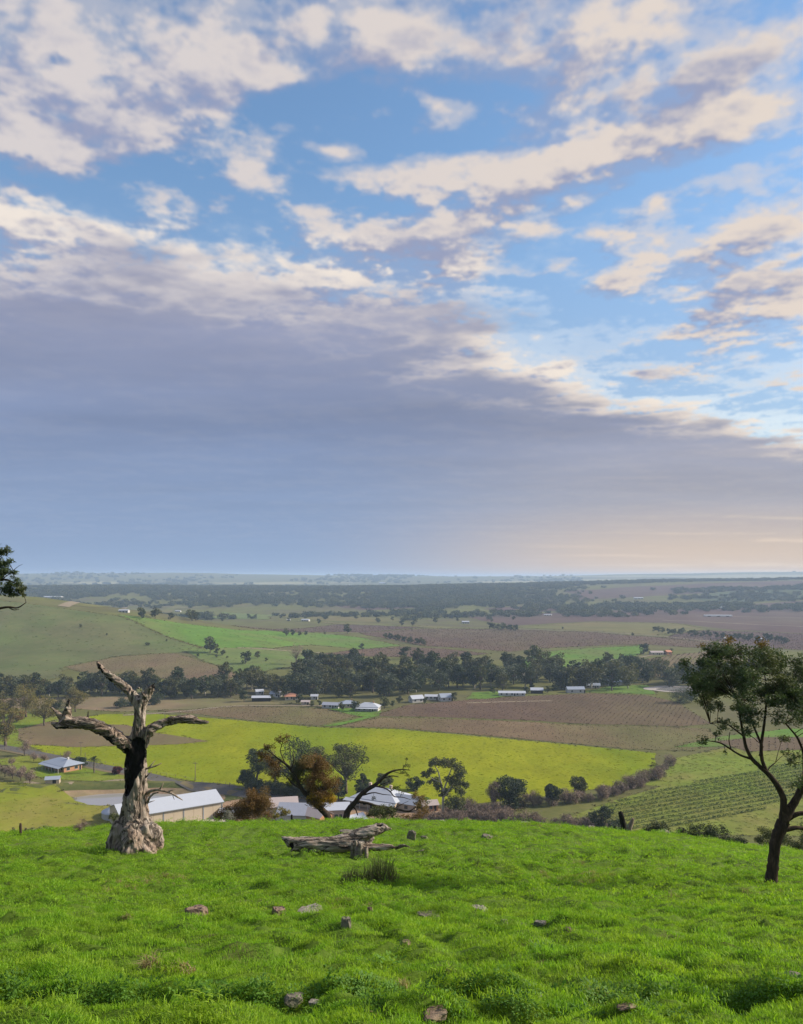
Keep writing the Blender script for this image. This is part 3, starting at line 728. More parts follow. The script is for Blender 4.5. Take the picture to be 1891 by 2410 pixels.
def build_grass():
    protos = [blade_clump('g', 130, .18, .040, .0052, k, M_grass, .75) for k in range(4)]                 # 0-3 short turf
    protos += [blade_clump('g', 110, .16, .075, .0055, 10 + k, M_grass, .8) for k in range(2)]       # 4-5 tussock
    protos += [blade_clump('g', 46, .12, .15, .006, 20 + k, M_straw, .8) for k in range(2)]        # 6-7 straw
    protos += [weed_clump('g', 60, .18, 30 + k, M_weed) for k in range(2)]                          # 8-9 weeds
    protos += [blade_clump('g', 120, .28, .036, .011, 40 + k, M_grass, .9) for k in range(3)]        # 10-12 coarse turf for the far half
    r = np.random.default_rng(5)
    P, S, R, I = [], [], [], []
    def put(y0, y1, dens, base, smin, smax, half=.66):
        area = half * (y1 * y1 - y0 * y0) + 8 * (y1 - y0); n = int(area * dens)
        y = r.uniform(y0, y1, n * 2); w = half * y + 4; y = y[r.uniform(0, half * y1 + 4, n * 2) < w][:n]; n = len(y); x = r.uniform(-1, 1, n) * (half * y + 4)
        tr = np.abs(y - (7.42 + .10 * np.sin(x * .7) + .06 * np.sin(x * 2.3 + 1) - .02 * x)) < .075 + .03 * np.sin(x * 5)
        k = ~tr | (r.uniform(0, 1, n) < .12); x, y = x[k], y[k]; n = len(x)
        big = bil(MIC2, x * 50 + 9, y * 110); pat = bil(MICRO, x * 12 + 200, y * 22)
        sc = r.uniform(smin, smax, n) * (1 + .28 * np.clip(big, -1.5, 2) + .12 * np.clip(pat, -2, 2))
        i = r.choice(base, n)
        P.append(np.stack([x, y, hm(x, y)], 1)); S.append(sc); R.append(r.uniform(0, 6.28, n)); I.append(i)
        # taller tussocks on the lumps
        k = (big + .5 * pat > 1.8) & (r.uniform(0, 1, n) < .7)
        P.append(np.stack([x, y, hm(x, y)], 1)[k]); S.append(r.uniform(.6, 1.15, k.sum())); R.append(r.uniform(0, 6.28, k.sum())); I.append(r.choice([4, 5], k.sum()))
        k = (bil(MICRO, x * 7 + 20, y * 9 + 300) > 2.0) & (r.uniform(0, 1, n) < .35)
        P.append(np.stack([x, y, hm(x, y)], 1)[k]); S.append(r.uniform(.5, 1.0, k.sum())); R.append(r.uniform(0, 6.28, k.sum())); I.append(r.choice([6, 7], k.sum()))
    put(4.5, 9, 85, [0, 1, 2, 3], .75, 1.2); put(9, 16, 55, [0, 1, 2, 3], .85, 1.35)
    put(16, 26, 30, [0, 1, 2, 3, 10, 11, 12], .85, 1.4); put(26, 58, 12, [10, 11, 12], .8, 1.5)
    # the ledge: long dark grass and weeds hanging over the stock track
    n = 700; x = r.uniform(-5.5, 5.5, n); c = 7.42 + .10 * np.sin(x * .7) + .06 * np.sin(x * 2.3 + 1) - .02 * x
    y = c + r.normal(.14, .05, n)
    P.append(np.stack([x, y, hm(x, y)], 1)); S.append(r.uniform(.4, .8, n)); R.append(r.uniform(0, 6.28, n)); I.append(r.choice([4, 5, 4, 5, 8, 9], n))
    n = 120; x = r.uniform(-.6, 2.4, n); y = 6.55 + .10 * np.sin(x * 1.1 + 2) + r.normal(.15, .07, n)
    P.append(np.stack([x, y, hm(x, y)], 1)); S.append(r.uniform(.4, .7, n)); R.append(r.uniform(0, 6.28, n)); I.append(r.choice([4, 5, 8, 9], n))
    n = 350; y = r.uniform(9, 24, n); x = r.uniform(-1, 1, n) * .6 * y; k = bil(MICRO, x * 6 + 400, y * 12 + 50) > 1.2; x, y = x[k], y[k]; n = len(x)
    P.append(np.stack([x, y, hm(x, y)], 1)); S.append(r.uniform(.6, 1.1, n)); R.append(r.uniform(0, 6.28, n)); I.append(r.choice([8, 9, 4], n))
    P, S, R, I = map(np.concatenate, (P, S, R, I))
    # every tuft stands square to the slope it grows on
    x, y = P[:, 0], P[:, 1]; e = .09
    gx = (hm(x + e, y) - hm(x - e, y)) / (2 * e); gy = (hm(x, y + e) - hm(x, y - e)) / (2 * e)
    nz = np.stack([-gx, -gy, np.ones_like(gx)], 1); nz /= np.linalg.norm(nz, axis=1)[:, None]
    t1 = np.stack([np.cos(R), np.sin(R), 0 * R], 1); t1 -= nz * (t1 * nz).sum(1)[:, None]; t1 /= np.linalg.norm(t1, axis=1)[:, None]
    t2 = np.cross(nz, t1)
    eul = np.stack([np.arctan2(t2[:, 2], nz[:, 2]), -np.arcsin(np.clip(t1[:, 2], -1, 1)), np.arctan2(t1[:, 1], t1[:, 0])], 1)
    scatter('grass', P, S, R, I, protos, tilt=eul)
build_grass()

# ------------------------------------------------------------------ old wood on the hilltop
def remesh(g, voxel):
    """melt a set of tubes into one continuous skin"""
    o = g.obj('tmp', None); me = o.data; me.materials.clear()
    md = o.modifiers.new('r', 'REMESH'); md.mode = 'VOXEL'; md.voxel_size = voxel
    dg = bpy.context.evaluated_depsgraph_get(); ev = o.evaluated_get(dg)
    nm = bpy.data.meshes.new_from_object(ev)
    n = len(nm.vertices); v = np.empty(n * 3, np.float32); nm.vertices.foreach_get('co', v); v = v.reshape(-1, 3)
    nr = np.empty(n * 3, np.float32); nm.vertices.foreach_get('normal', nr); nr = nr.reshape(-1, 3)
    q = [tuple(p.vertices) for p in nm.polygons]
    bpy.data.objects.remove(o); bpy.data.meshes.remove(nm)
    return v, nr, q
def fbm3(v, scale, octs=4):
    s = np.empty(len(v), np.float32)
    for i, p in enumerate(v * np.asarray(scale, np.float32)):
        s[i] = mnoise.fractal(Vector(p), .9, 2.0, octs)
    return s
M_dead = bark_mat('weathered_wood', (.030, .022, .017), (.230, .180, .145), (.470, .410, .350), 3.6, (1, 1, .20), 1., burn=(.010, .009, .009))
def dead_wood(name, dark, mid_, pale, burnc, sc):
    def f(t, b):
        gn = attr(t, 'grain').outputs['Vector']
        n = t.noise(gn, 3.2 * sc, 6, .65, .8); n2 = t.noise(gn, 9 * sc, 5, .7, .5); n3 = t.noise(objc(t), 1.3 * sc, 4, .6)
        col = t.ramp(t.map(n, .30, .72), [(0, tuple(v * .62 for v in mid_)), (.45, mid_), (1, pale)])
        col = t.mix(t.map(n3, .45, .66, 0, .55), col, (mid_[0] * 1.12, mid_[1] * .92, mid_[2] * .80))
        cr = t.map(t.m('ABSOLUTE', t.m('SUBTRACT', t.noise(t.v('ADD', gn, (9, 4, 2)), 2.3 * sc, 5, .6, 1.2), .5)), .008, .045, .9, 0, True)
        cr2 = t.map(n2, .30, .44, .65, 0, True)
        col = t.mix(t.m('MAXIMUM', cr, cr2), col, dark)
        a = attr(t, 'burn').outputs['Fac']
        col = t.mix(t.map(t.m('ADD', a, t.m('MULTIPLY', t.m('SUBTRACT', n2, .5), .7)), .35, .6, 0, 1, True), col, burnc)
        t.set(b.inputs['Base Color'], col); bump(t, b, t.m('SUBTRACT', n2, t.m('MULTIPLY', cr, .5)), 1., .08)
    return mat(name, f)
def grain(m, vec):
    a = m.data.attributes.new('grain', 'FLOAT_VECTOR', 'POINT'); a.data.foreach_set('vector', np.asarray(vec, np.float32).ravel())
M_snag = dead_wood('weathered_snag', (.055, .044, .037), (.262, .218, .186), (.465, .420, .375), (.010, .009, .009), 1.)
M_fall = dead_wood('weathered_log', (.060, .048, .040), (.300, .260, .225), (.480, .435, .390), (.012, .010, .009), 1.3)
M_log = bark_mat('grey_log_wood', (.035, .028, .022), (.200, .170, .140), (.370, .330, .290), 3.8, (.14, 1, 1), 1., burn=(.012, .010, .009))
M_char = plain_mat('charred_wood', (.012, .011, .010), .9, .4, 6)

def dead_tree():
    y0 = 30.; base = HG(317, 2003); y0 = base.y
    sc = y0 / F
    def p(u, v, d=0.): k = (y0 + d) / y0 * sc; return ((80 + u / 3.882 - CX) * k, y0 + d, -(1530 + v / 3.882 - HY) * k)
    def r(w): return w / 3.882 * sc
    g = Geo(); rng = np.random.default_rng(2)
    def limb(L, sides=14, sub=4):
        P = np.array([p(a[0], a[1], a[3] if len(a) > 3 else 0) for a in L]); Rr = np.array([r(a[2]) for a in L])
        k = np.arange(len(P)); t = np.linspace(0, len(P) - 1, (len(P) - 1) * sub + 1)
        Q = np.stack([np.interp(t, k, P[:, i]) for i in range(3)], 1); Rq = np.interp(t, k, Rr)
        for _ in range(2): Q[1:-1] = (Q[:-2] + 2 * Q[1:-1] + Q[2:]) / 4
        g.tube(Q, Rq, sides)
    limb([(915, 1890, 198), (915, 1830, 205), (925, 1760, 203), (925, 1690, 196), (925, 1630, 178), (922, 1570, 156), (922, 1510, 130), (925, 1420, 116), (930, 1300, 108), (935, 1180, 104), (930, 1060, 103), (930, 950, 100), (930, 870, 92)], 22)
    limb([(940, 900, 85), (950, 800, 72), (960, 700, 55), (965, 600, 55), (970, 520, 58), (985, 450, 58)])
    limb([(985, 490, 52), (1035, 405, 46), (1072, 350, 38), (1100, 310, 20), (1112, 292, 6)])
    limb([(970, 510, 50, 0), (900, 400, 45, .1), (820, 330, 42, .15), (740, 270, 38, .2), (680, 220, 34, .2), (620, 170, 30, .25), (590, 130, 22, .25), (577, 98, 6, .25)])
    limb([(740, 262, 15, .2), (736, 225, 9, .2), (738, 195, 3, .2)], 8)
    limb([(1010, 430, 16, -.2), (985, 370, 10, -.25), (950, 335, 4, -.3)], 8)
    limb([(925, 930, 85, 0), (850, 870, 72, -.1), (770, 810, 68, -.25), (660, 735, 64, -.35), (560, 690, 60, -.45), (450, 665, 58, -.5), (370, 665, 58, -.55), (300, 675, 52, -.6), (235, 690, 44, -.6), (185, 682, 26, -.6), (150, 660, 6, -.6)])
    limb([(300, 665, 48, -.55), (303, 590, 42, -.55), (308, 530, 34, -.55), (314, 480, 22, -.55), (322, 432, 5, -.55)])
    limb([(270, 650, 32, -.5), (245, 605, 28, -.4), (200, 558, 20, -.35), (150, 514, 5, -.3)], 9)
    limb([(970, 860, 78, 0), (1015, 780, 62, 0), (1070, 722, 50, 0), (1130, 685, 44, .1), (1210, 655, 40, .15), (1300, 635, 40, .2), (1400, 630, 43, .2), (1470, 642, 38, .2), (1540, 655, 26, .2), (1604, 656, 16, .2)])
    # swollen foot: burls and buttress roots
    limb([(1040, 1600, 60, -.3), (1085, 1690, 100, -.2), (1100, 1790, 85, -.2), (1090, 1880, 70, -.2)], 12)
    limb([(800, 1560, 60, -.2), (780, 1680, 80, -.3), (735, 1790, 75, -.35), (690, 1850, 40, -.4), (650, 1875, 15, -.4)], 12)
    limb([(910, 1620, 90, -.5), (900, 1740, 110, -.75), (890, 1830, 100, -.85), (880, 1900, 70, -.9)], 12)
    limb([(1000, 1800, 80, -.6), (1060, 1850, 70, -.75), (1080, 1900, 60, -.8)], 12)
    limb([(950, 1700, 100, .5), (960, 1850, 120, .7)], 12)
    limb([(1000, 1330, 55, .1), (1055, 1298, 30, .1), (1075, 1290, 16, .1)], 9)
    limb([(1000, 1110, 40, 0), (1035, 1085, 14, 0)], 8)
    for k in range(16):
        a = rng.uniform(0, 6.28); hh = rng.uniform(1480, 1800); rad = np.interp(hh, [1420, 1520, 1680, 1840], [115, 135, 195, 230])
        c = np.array(p(922 + rad * .92 * math.cos(a), hh, r(rad) * .92 * math.sin(a))); q = rng.uniform(22, 55)
        g.tube([c - [0, 0, r(q)], c, c + [0, 0, r(q)]], [r(q) * .6, r(q), r(q) * .6], 8)
    v, nr, q = remesh(g, .042)
    o0 = np.array(base)
    kk = v[:, 1] / F; u = ((v[:, 0] / kk + CX) - 80) * 3.882; w = ((-v[:, 2] / kk + HY) - 1530) * 3.882      # back in trunk drawing units
    limb = sst(w, 940, 840) * sst(np.abs(u - 955), 60, 130)
    n1 = lerp(fbm3(v, (5, 5, 1.6)), fbm3(v, (1.7, 6, 6)), limb); n2 = fbm3(v + 9, (13, 13, 4.5)); n3 = fbm3(v + 3, (2.2, 2.2, 2.0))
    low = sst(w, 1380, 1650)
    disp = .042 * n1 + .020 * n2 + low * (.08 * n3 + .05 * fbm3(v + 5, (4, 4, 4)))
    gr = np.where((limb > .5)[:, None], v * np.array([.25, 1, 1], np.float32), v * np.array([1, 1, .25], np.float32)).astype(np.float32)
    groove = -np.abs(fbm3(gr + 17, (5, 5, 5), 4)) * .085 * (1 - .3 * low)
    # char: the burnt-out hollow on the side facing the camera, its rim, and the burnt tips
    def seg(a, b, ra, rb):
        a = np.array(a, float); b = np.array(b, float); d = b - a; t = np.clip(((u - a[0]) * d[0] + (w - a[1]) * d[1]) / (d @ d), 0, 1)
        return 1 - np.hypot(u - a[0] - t * d[0], w - a[1] - t * d[1]) / (ra + (rb - ra) * t)
    front = sst(-nr[:, 1], -.35, .15)
    cav = np.maximum.reduce([seg((955, 860), (930, 1000), 75, 88), seg((930, 1000), (880, 1150), 88, 72), seg((880, 1150), (842, 1300), 68, 40), seg((850, 930), (870, 1050), 45, 60)])
    cav = cav + .45 * n1
    burn = sst(cav, .0, .28) * front
    hollow = sst(cav, .12, .55) * front
    tips = np.maximum.reduce([seg((1112, 290), (1095, 330), 20, 30), seg((150, 690), (230, 730), 40, 45), seg((320, 470), (322, 430), 20, 20) * .8, seg((590, 130), (640, 230), 18, 10), seg((250, 720), (700, 830), 35, 40), seg((640, 240), (700, 285), 12, 16)])
    burn = np.maximum(burn, sst(tips + .5 * n2, .0, .5) * np.where(w > 600, sst(-nr[:, 2], -.1, .6), 1.))  # left limb is blackened only on its down-facing side
    vv = v + nr * (disp + groove)[:, None]
    vv[:, 1] += hollow * .22
    o = empty('dead_tree', base)
    m = mesh_obj('trunk', vv - o0, q, M_snag, o, True); grain(m, gr)
    a = m.data.attributes.new('burn', 'FLOAT', 'POINT'); a.data.foreach_set('value', burn.astype(np.float32))
    for L in ([(1025, 1085, 9), (1060, 1076, 8), (1110, 1060, 7), (1168, 1034, 3)], [(1045, 1082, 8), (1075, 1050, 6), (1112, 1004, 2)], [(1020, 1165, 8), (1050, 1135, 5), (1080, 1108, 2)],
              [(1030, 1310, 15), (1075, 1285, 14), (1130, 1276, 12), (1200, 1288, 11), (1260, 1308, 9), (1310, 1340, 8), (1362, 1372, 3)],
              [(1035, 1400, 12), (1060, 1345, 10), (1095, 1310, 9), (1140, 1300, 5)], [(1148, 1278, 8), (1170, 1245, 6), (1186, 1212, 2)],
              [(1225, 1295, 7), (1262, 1280, 5), (1302, 1266, 2)], [(1268, 1310, 5), (1275, 1345, 3), (1285, 1368, 1.5)], [(1040, 1395, 6), (1075, 1384, 4), (1106, 1374, 2)],
              [(490, 650, 9), (494, 610, 8), (497, 560, 4)]):
        tw = Geo(); P = np.array([p(a[0], a[1], -.1) for a in L]) - o0; tw.tube(P, [r(a[2]) for a in L], 7)
        tw.obj('twig', M_dead, o, True)
    tag(o, 'huge dead tree trunk with charred hollow and broken limbs on grassy hilltop', 'dead tree')
dead_tree()

def fallen_log():
    base = HG(800, 2006); sc = base.y / F; o0 = np.array(base)
    def p(u, v, d=0.): k = (base.y + d) / F; return np.array(((640 + u / 4.744 - CX) * k, base.y + d, -(1920 + v / 4.744 - HY) * k))
    def r(w): return w / 4.744 * sc * 1.12
    g = Geo()
    def limb(L, sides=12, sub=5):
        P = np.array([p(a[0], a[1], a[3]) for a in L]); R_ = np.array([r(a[2]) for a in L]); k = np.arange(len(P)); t = np.linspace(0, len(P) - 1, (len(P) - 1) * sub + 1)
        Q = np.stack([np.interp(t, k, P[:, i]) for i in range(3)], 1); Rq = np.interp(t, k, R_)
        Q[1:-1] = (Q[:-2] + 2 * Q[1:-1] + Q[2:]) / 4
        g.tube(Q, Rq, sides)
    limb([(120, 275, 12, .1), (180, 300, 45, .1), (250, 340, 72, .05), (400, 345, 80, 0), (600, 345, 78, 0), (800, 338, 82, 0), (960, 330, 80, .1), (1060, 350, 50, .2)])
    limb([(560, 345, 60, .05), (680, 335, 70, .08), (790, 312, 74, .1), (900, 280, 73, .12), (1000, 240, 70, .15), (1100, 198, 66, .2), (1180, 170, 58, .25), (1245, 158, 46, .3), (1300, 168, 26, .3), (1345, 176, 8, .3)])
    limb([(950, 375, 60, .1), (1100, 376, 44, .1), (1250, 378, 34, .05), (1370, 368, 22, 0), (1460, 352, 14, 0), (1550, 372, 8, 0)])
    limb([(1080, 330, 30, .5), (1130, 270, 20, .6), (1100, 250, 10, .6)])
    limb([(200, 300, 30, .3), (140, 270, 16, .3), (105, 258, 5, .3)], 8)
    limb([(230, 400, 30, -.1), (200, 400, 20, -.1)], 8)
    v, nr, q = remesh(g, .03)
    kk = v[:, 1] / F; u = ((v[:, 0] / kk + CX) - 640) * 4.744; w = ((-v[:, 2] / kk + HY) - 1920) * 4.744
    disp = .030 * fbm3(v, (1.4, 6, 6)) + .014 * fbm3(v + 4, (4, 16, 16)) - .034 * np.abs(fbm3(v + 7, (.8, 8, 8), 3))
    def ell(cx, cy, a, b): return 1 - np.hypot((u - cx) / a, (w - cy) / b)
    holes = np.maximum.reduce([ell(215, 365, 34, 60), ell(1200, 120, 50, 24) * (nr[:, 1] < .3), ell(1385, 345, 35, 26), ell(830, 385, 60, 10) * .6])
    hol = sst(holes, 0, .45)
    vv = v + nr * (disp - .09 * hol)[:, None]
    o = empty('fallen_log', base)
    m = mesh_obj('log', vv - o0 + np.array([0, 0, .08]), q, M_fall, o, True); grain(m, v * np.array([.2, 1, 1]))
    a = m.data.attributes.new('burn', 'FLOAT', 'POINT'); a.data.foreach_set('value', (hol * .9).astype(np.float32))  # log hollows are sunk and coloured near black
    s = Geo(); s.tube(np.array([p(1380, 372), p(1450, 350), p(1475, 345)]) - o0, [r(8), r(7), r(3)], 6); s.obj('broken_branch', M_log, o, True)
    s = Geo(); s.tube(np.array([p(1700, 415, .3), p(1660, 420, .3)]) - o0, [r(5), r(7)], 6)
    tag(o, 'long weathered grey fallen log with forked hollow limb lying on grass', 'log')
    # splintered stump standing in front of it
    st = empty('splintered_stump', p(985, 432, -.75)); b0 = np.array(st.location); rng = np.random.default_rng(8)
    
    for k in range(24):
        uu = rng.uniform(892, 1075); top = 255 + abs(uu - 950) * .6 + rng.uniform(0, 90); d = rng.uniform(-.12, .2); wv = rng.uniform(11, 22)
        pl = Geo(); P = np.array([p(uu + (uu - 980) * .06, 436, -.75 + d), p(uu, 360, -.75 + d), p(uu + rng.uniform(-6, 6), top + 20, -.75 + d), p(uu + rng.uniform(-8, 8), top, -.75 + d)]) - b0
        P[0, 2] -= .45; pl.tube(P, [r(wv * 1.15), r(wv), r(wv * .7), r(wv * .15)], 6, rough=.18, rng=rng); pl.obj('splinter', M_log, st, False)
    tag(st, 'small splintered grey stump standing against the fallen log', 'stump')
    # stick on the grass
    s = Geo(); b = p(1700, 420, .2); s.tube(np.array([p(1610, 425, .2), p(1660, 418, .2), p(1712, 402, .2)]) - b, [r(6), r(8), r(3)], 6)
    q_ = HG(640 + 1655 / 4.744, 1920 + 415 / 4.744); so = s.obj('fallen_stick', M_log, None, True); so.location = q_ + Vector((.12, 0, .06))
    tag(so, 'short dark stick on the grass beyond the log tip', 'stick')
fallen_log()

# ------------------------------------------------------------------ rocks
def rock_mat(name, c1, c2, c3):
    def f(t, b):
        p = objc(t); n = t.noise(p, 4., 8, .7); n2 = t.noise(p, 1.6, 4, .6)
        col = t.mix(t.map(n, .3, .7), c1, c2); col = t.mix(t.map(n2, .52, .66, 0, .7), col, c3)
        t.set(b.inputs['Base Color'], col); bump(t, b, n, .8, .05)
    return mat(name, f)
ROCKG = rock_mat('lichen_rock', (.090, .080, .062), (.230, .210, .175), (.170, .170, .095))
ROCKP = rock_mat('pinkish_rock', (.110, .075, .055), (.260, .190, .150), (.190, .170, .110))
ROCKW = rock_mat('pale_rock', (.130, .115, .095), (.310, .290, .255), (.210, .195, .130))
def rock_mesh(seed, n=3):
    bm = bmesh.new(); bmesh.ops.create_icosphere(bm, subdivisions=n, radius=1.)
    rr = random.Random(seed); off = Vector((rr.uniform(-9, 9),) * 3) + Vector((seed, seed * .7, 0))
    planes = [(Vector((rr.gauss(0, 1), rr.gauss(0, 1), rr.gauss(.2, .8))).normalized(), rr.uniform(.45, .85)) for _ in range(12)]
    for v in bm.verts:
        d = v.co.normalized(); k = min([1.] + [c / max(1e-3, d.dot(nn)) for nn, c in planes if d.dot(nn) > .05])
        v.co = d * (k + .16 * mnoise.fractal(d * 2.0 + off, .8, 2, 5)); v.co.z = min(v.co.z, .38 + .10 * mnoise.noise(d * 3 + off))
    return bm
def rock(px, py, w, hh, m, label, cat='rock', seed=0, at=None, group=None, deep=.8, sink=.02):
    c = at or HG(px, py); sc = c.y / F
    bm = rock_mesh(seed); me = bpy.data.meshes.new('rock'); W = w * sc / 2; Hh = hh * sc * (.8 if hh < 30 else 1)
    rz = random.Random(seed + 3).uniform(-.5, .5)
    for v in bm.verts: v.co = Vector((v.co.x * W, v.co.y * W * deep, v.co.z * Hh * 2.1 + Hh * (sink + .22)))
    bm.to_mesh(me); bm.free(); me.materials.append(m)
    o = bpy.data.objects.new('rock', me); COL.objects.link(o); o.location = c; o.rotation_euler = (0, 0, rz)
    return tag(o, label, cat, group)
G_R = 'small rocks poking out of the hilltop grass'
for k, a in enumerate((
    (470, 2158, 68, 26, ROCKP, 'rounded tan rock in the grass, humped at one side'), (655, 2155, 46, 19, ROCKP, 'pinkish flat rock beside a wide flat rock'),
    (730, 2152, 76, 18, ROCKW, 'wide flat pinkish rock with pale end in grass'), (817, 2180, 34, 24, ROCKG, 'knobbly grey rock sitting below two flat pink rocks'),
    (870, 2148, 16, 16, ROCKP, 'small upright tan rock in the grass'), (1012, 2162, 72, 13, ROCKG, 'long low grey rock barely above the grass'),
    (1130, 2146, 52, 16, ROCKW, 'pale layered rock with a raised corner in the grass'), (1190, 2175, 22, 14, ROCKG, 'small brownish rock half hidden in grass'),
    (1231, 2186, 24, 14, ROCKG, 'small round grey rock beside a flat pale rock'), (1274, 2178, 38, 12, ROCKW, 'flat pale rock beside a small round grey rock'),
    (1341, 2192, 22, 9, ROCKP, 'tiny pinkish rock alone in the grass'), (1862, 2302, 60, 14, ROCKG, 'flat grey rock in the grass below the leafy tree'),
    (968, 1972, 26, 20, ROCKG, 'round grey rock on the grass past the forked log end'), (1000, 1975, 20, 8, ROCKG, 'small low grey rock near round grey rock behind log'),
    (1150, 1972, 34, 8, ROCKG, 'low flat rock on the hill brow right of the log'), (955, 2222, 36, 10, ROCKP, 'flat tan rock patch in the middle of the slope'),
    (1025, 2384, 100, 9, ROCKP, 'broad bare slab lying flush below the stock track'), (1285, 2358, 36, 11, ROCKW, 'pale rock on the edge of the stock track'),
    (1475, 2370, 50, 6, ROCKP, 'thin bare slab in the stock track'), (690, 2352, 56, 14, ROCKG, 'brown rock embedded in the stock track ledge'),
    (740, 2362, 40, 8, ROCKW, 'pale sliver of rock beside brown ledge rock'), (820, 1962, 50, 7, ROCKG, 'low grey rock hidden behind the fallen log'))):
    rock(*a[:5], a[5], seed=k + 1, group=G_R)
# rocks along the brow of the hill
for k, (px, y, w, hh, m, lb, dz) in enumerate((
    (1565, 52, 72, 42, ROCKG, 'big lichen covered boulder on the hill brow before dark bushes', .2), (1040, 48, 22, 14, ROCKW, 'pale lichen rock on the brow under the white gum', .25),
    (1075, 48, 40, 9, ROCKW, 'long pale flat rock on the brow by the white gum', .1), (1392, 46, 22, 12, ROCKG, 'small grey rock on the brow beside the burnt stump', .1),
    (1240, 46, 60, 6, ROCKG, 'thin flat rock lying along the hill brow', .05), (1660, 47, 44, 8, ROCKW, 'low pale rock on the brow right of the boulder', .05),
    (110 + 360, 50, 36, 16, ROCKG, 'grey lichen rock on the brow beside the long shed', .2))):
    c = hon(px, y); c.z += dz * .3; rock(0, 0, w, hh, m, lb, seed=40 + k, at=c, deep=.7)

# ------------------------------------------------------------------ posts and burnt stumps
def post(px, py, w, hh, m, label, name='fence_post', cat='post', lean=0., at=None, ragged=True):
    c = at or HG(px, py); sc = c.y / F; g = Geo(); rng = np.random.default_rng(int(px))
    W = w * sc / 2; Hh = hh * sc
    P = np.array([(0, 0, -.15), (0, 0, Hh * .3), (lean * Hh * .6, 0, Hh * .7), (lean * Hh, 0, Hh * .93), (lean * Hh + W * .2, 0, Hh)])
    g.tube(P, [W * 1.1, W, W * .95, W * .8, W * .35], 9, rough=.10, rng=rng)
    o = g.obj(name, m, None, False); o.location = c
    return tag(o, label, cat)
M_post = bark_mat('dark_post_wood', (.030, .022, .018), (.070, .050, .040), (.120, .095, .080), 4.)
post(49, 1962, 6, 25, M_post, 'short dark fence post among grey scrub on the slope')
post(687, 1928, 5.5, 24, M_char, 'black post on the brow in front of grey farm roof', at=hon(687, 45.5))
bs = hon(1468, 46.5)
post(1468, 0, 13, 48, M_char, 'black burnt stump standing upright on the hill brow', 'burnt_stump', 'stump', -.14, at=bs)
post(1483, 0, 9, 40, M_dead, 'grey split stump leaning against the burnt black stump', 'split_stump', 'stump', .2, at=hon(1482, 46.9))
post(1452, 0, 7, 17, M_char, 'tiny black stump beside the tall burnt stump', 'burnt_stump', 'stump', -.2, at=hon(1452, 46.2))

# ------------------------------------------------------------------ trees
L_GUM = leaf_mat('gum_leaves', (.034, .045, .017), (.098, .112, .045), (.108, .100, .044), .22, .22)
L_DARK = leaf_mat('dark_leaves', (.017, .030, .014), (.056, .078, .034), None, .15, .2)
L_GOLD = leaf_mat('golden_gum_leaves', (.075, .075, .020), (.220, .185, .055), (.150, .115, .045), .25, .2)  # gold sunlight on the valley gums is mixed into this leaf colour
L_RUST = leaf_mat('rusty_leaves', (.075, .045, .018), (.210, .125, .045), (.160, .125, .050), .25, .15)
L_YELL = leaf_mat('wattle_blossom', (.230, .140, .012), (.440, .290, .030), None, .3, .1)
L_TWIG = leaf_mat('bare_twigs', (.120, .088, .078), (.270, .205, .180), None, .05, .25)
L_GREY = leaf_mat('grey_scrub', (.095, .095, .075), (.215, .215, .180), None, .15, .2)
L_NEAR = leaf_mat('near_gum_leaves', (.026, .046, .022), (.090, .128, .062), (.105, .118, .058), .25, .1, .8)
L_CREST = leaf_mat('sunlit_gum_tips', (.105, .075, .025), (.180, .120, .045), None, .3, .1)  # warm sun on the crown top, painted as a leaf colour
L_RED = leaf_mat('red_bush_leaves', (.060, .010, .015), (.130, .020, .030), None, .2, .1)
L_PALM = leaf_mat('palm_fronds', (.018, .032, .012), (.065, .085, .030), None, .15, .1)
L_RUSH = leaf_mat('rush_stems', (.040, .058, .018), (.150, .155, .062), None, .1, .1)
B_GUM = bark_mat('gum_bark', (.050, .038, .030), (.130, .100, .080), (.230, .195, .165), 2., (1, 1, .25), .4)
B_WHITE = bark_mat('white_gum_bark', (.220, .195, .160), (.420, .385, .330), (.560, .530, .480), 2., (1, 1, .3), .2)
B_DARK = bark_mat('dark_bark', (.018, .014, .011), (.048, .036, .028), (.095, .072, .058), 3., (1, 1, .2), .6)
B_RED = bark_mat('peeling_bark', (.012, .009, .008), (.042, .029, .022), (.110, .072, .050), 5., (1, 1, .25), .5)

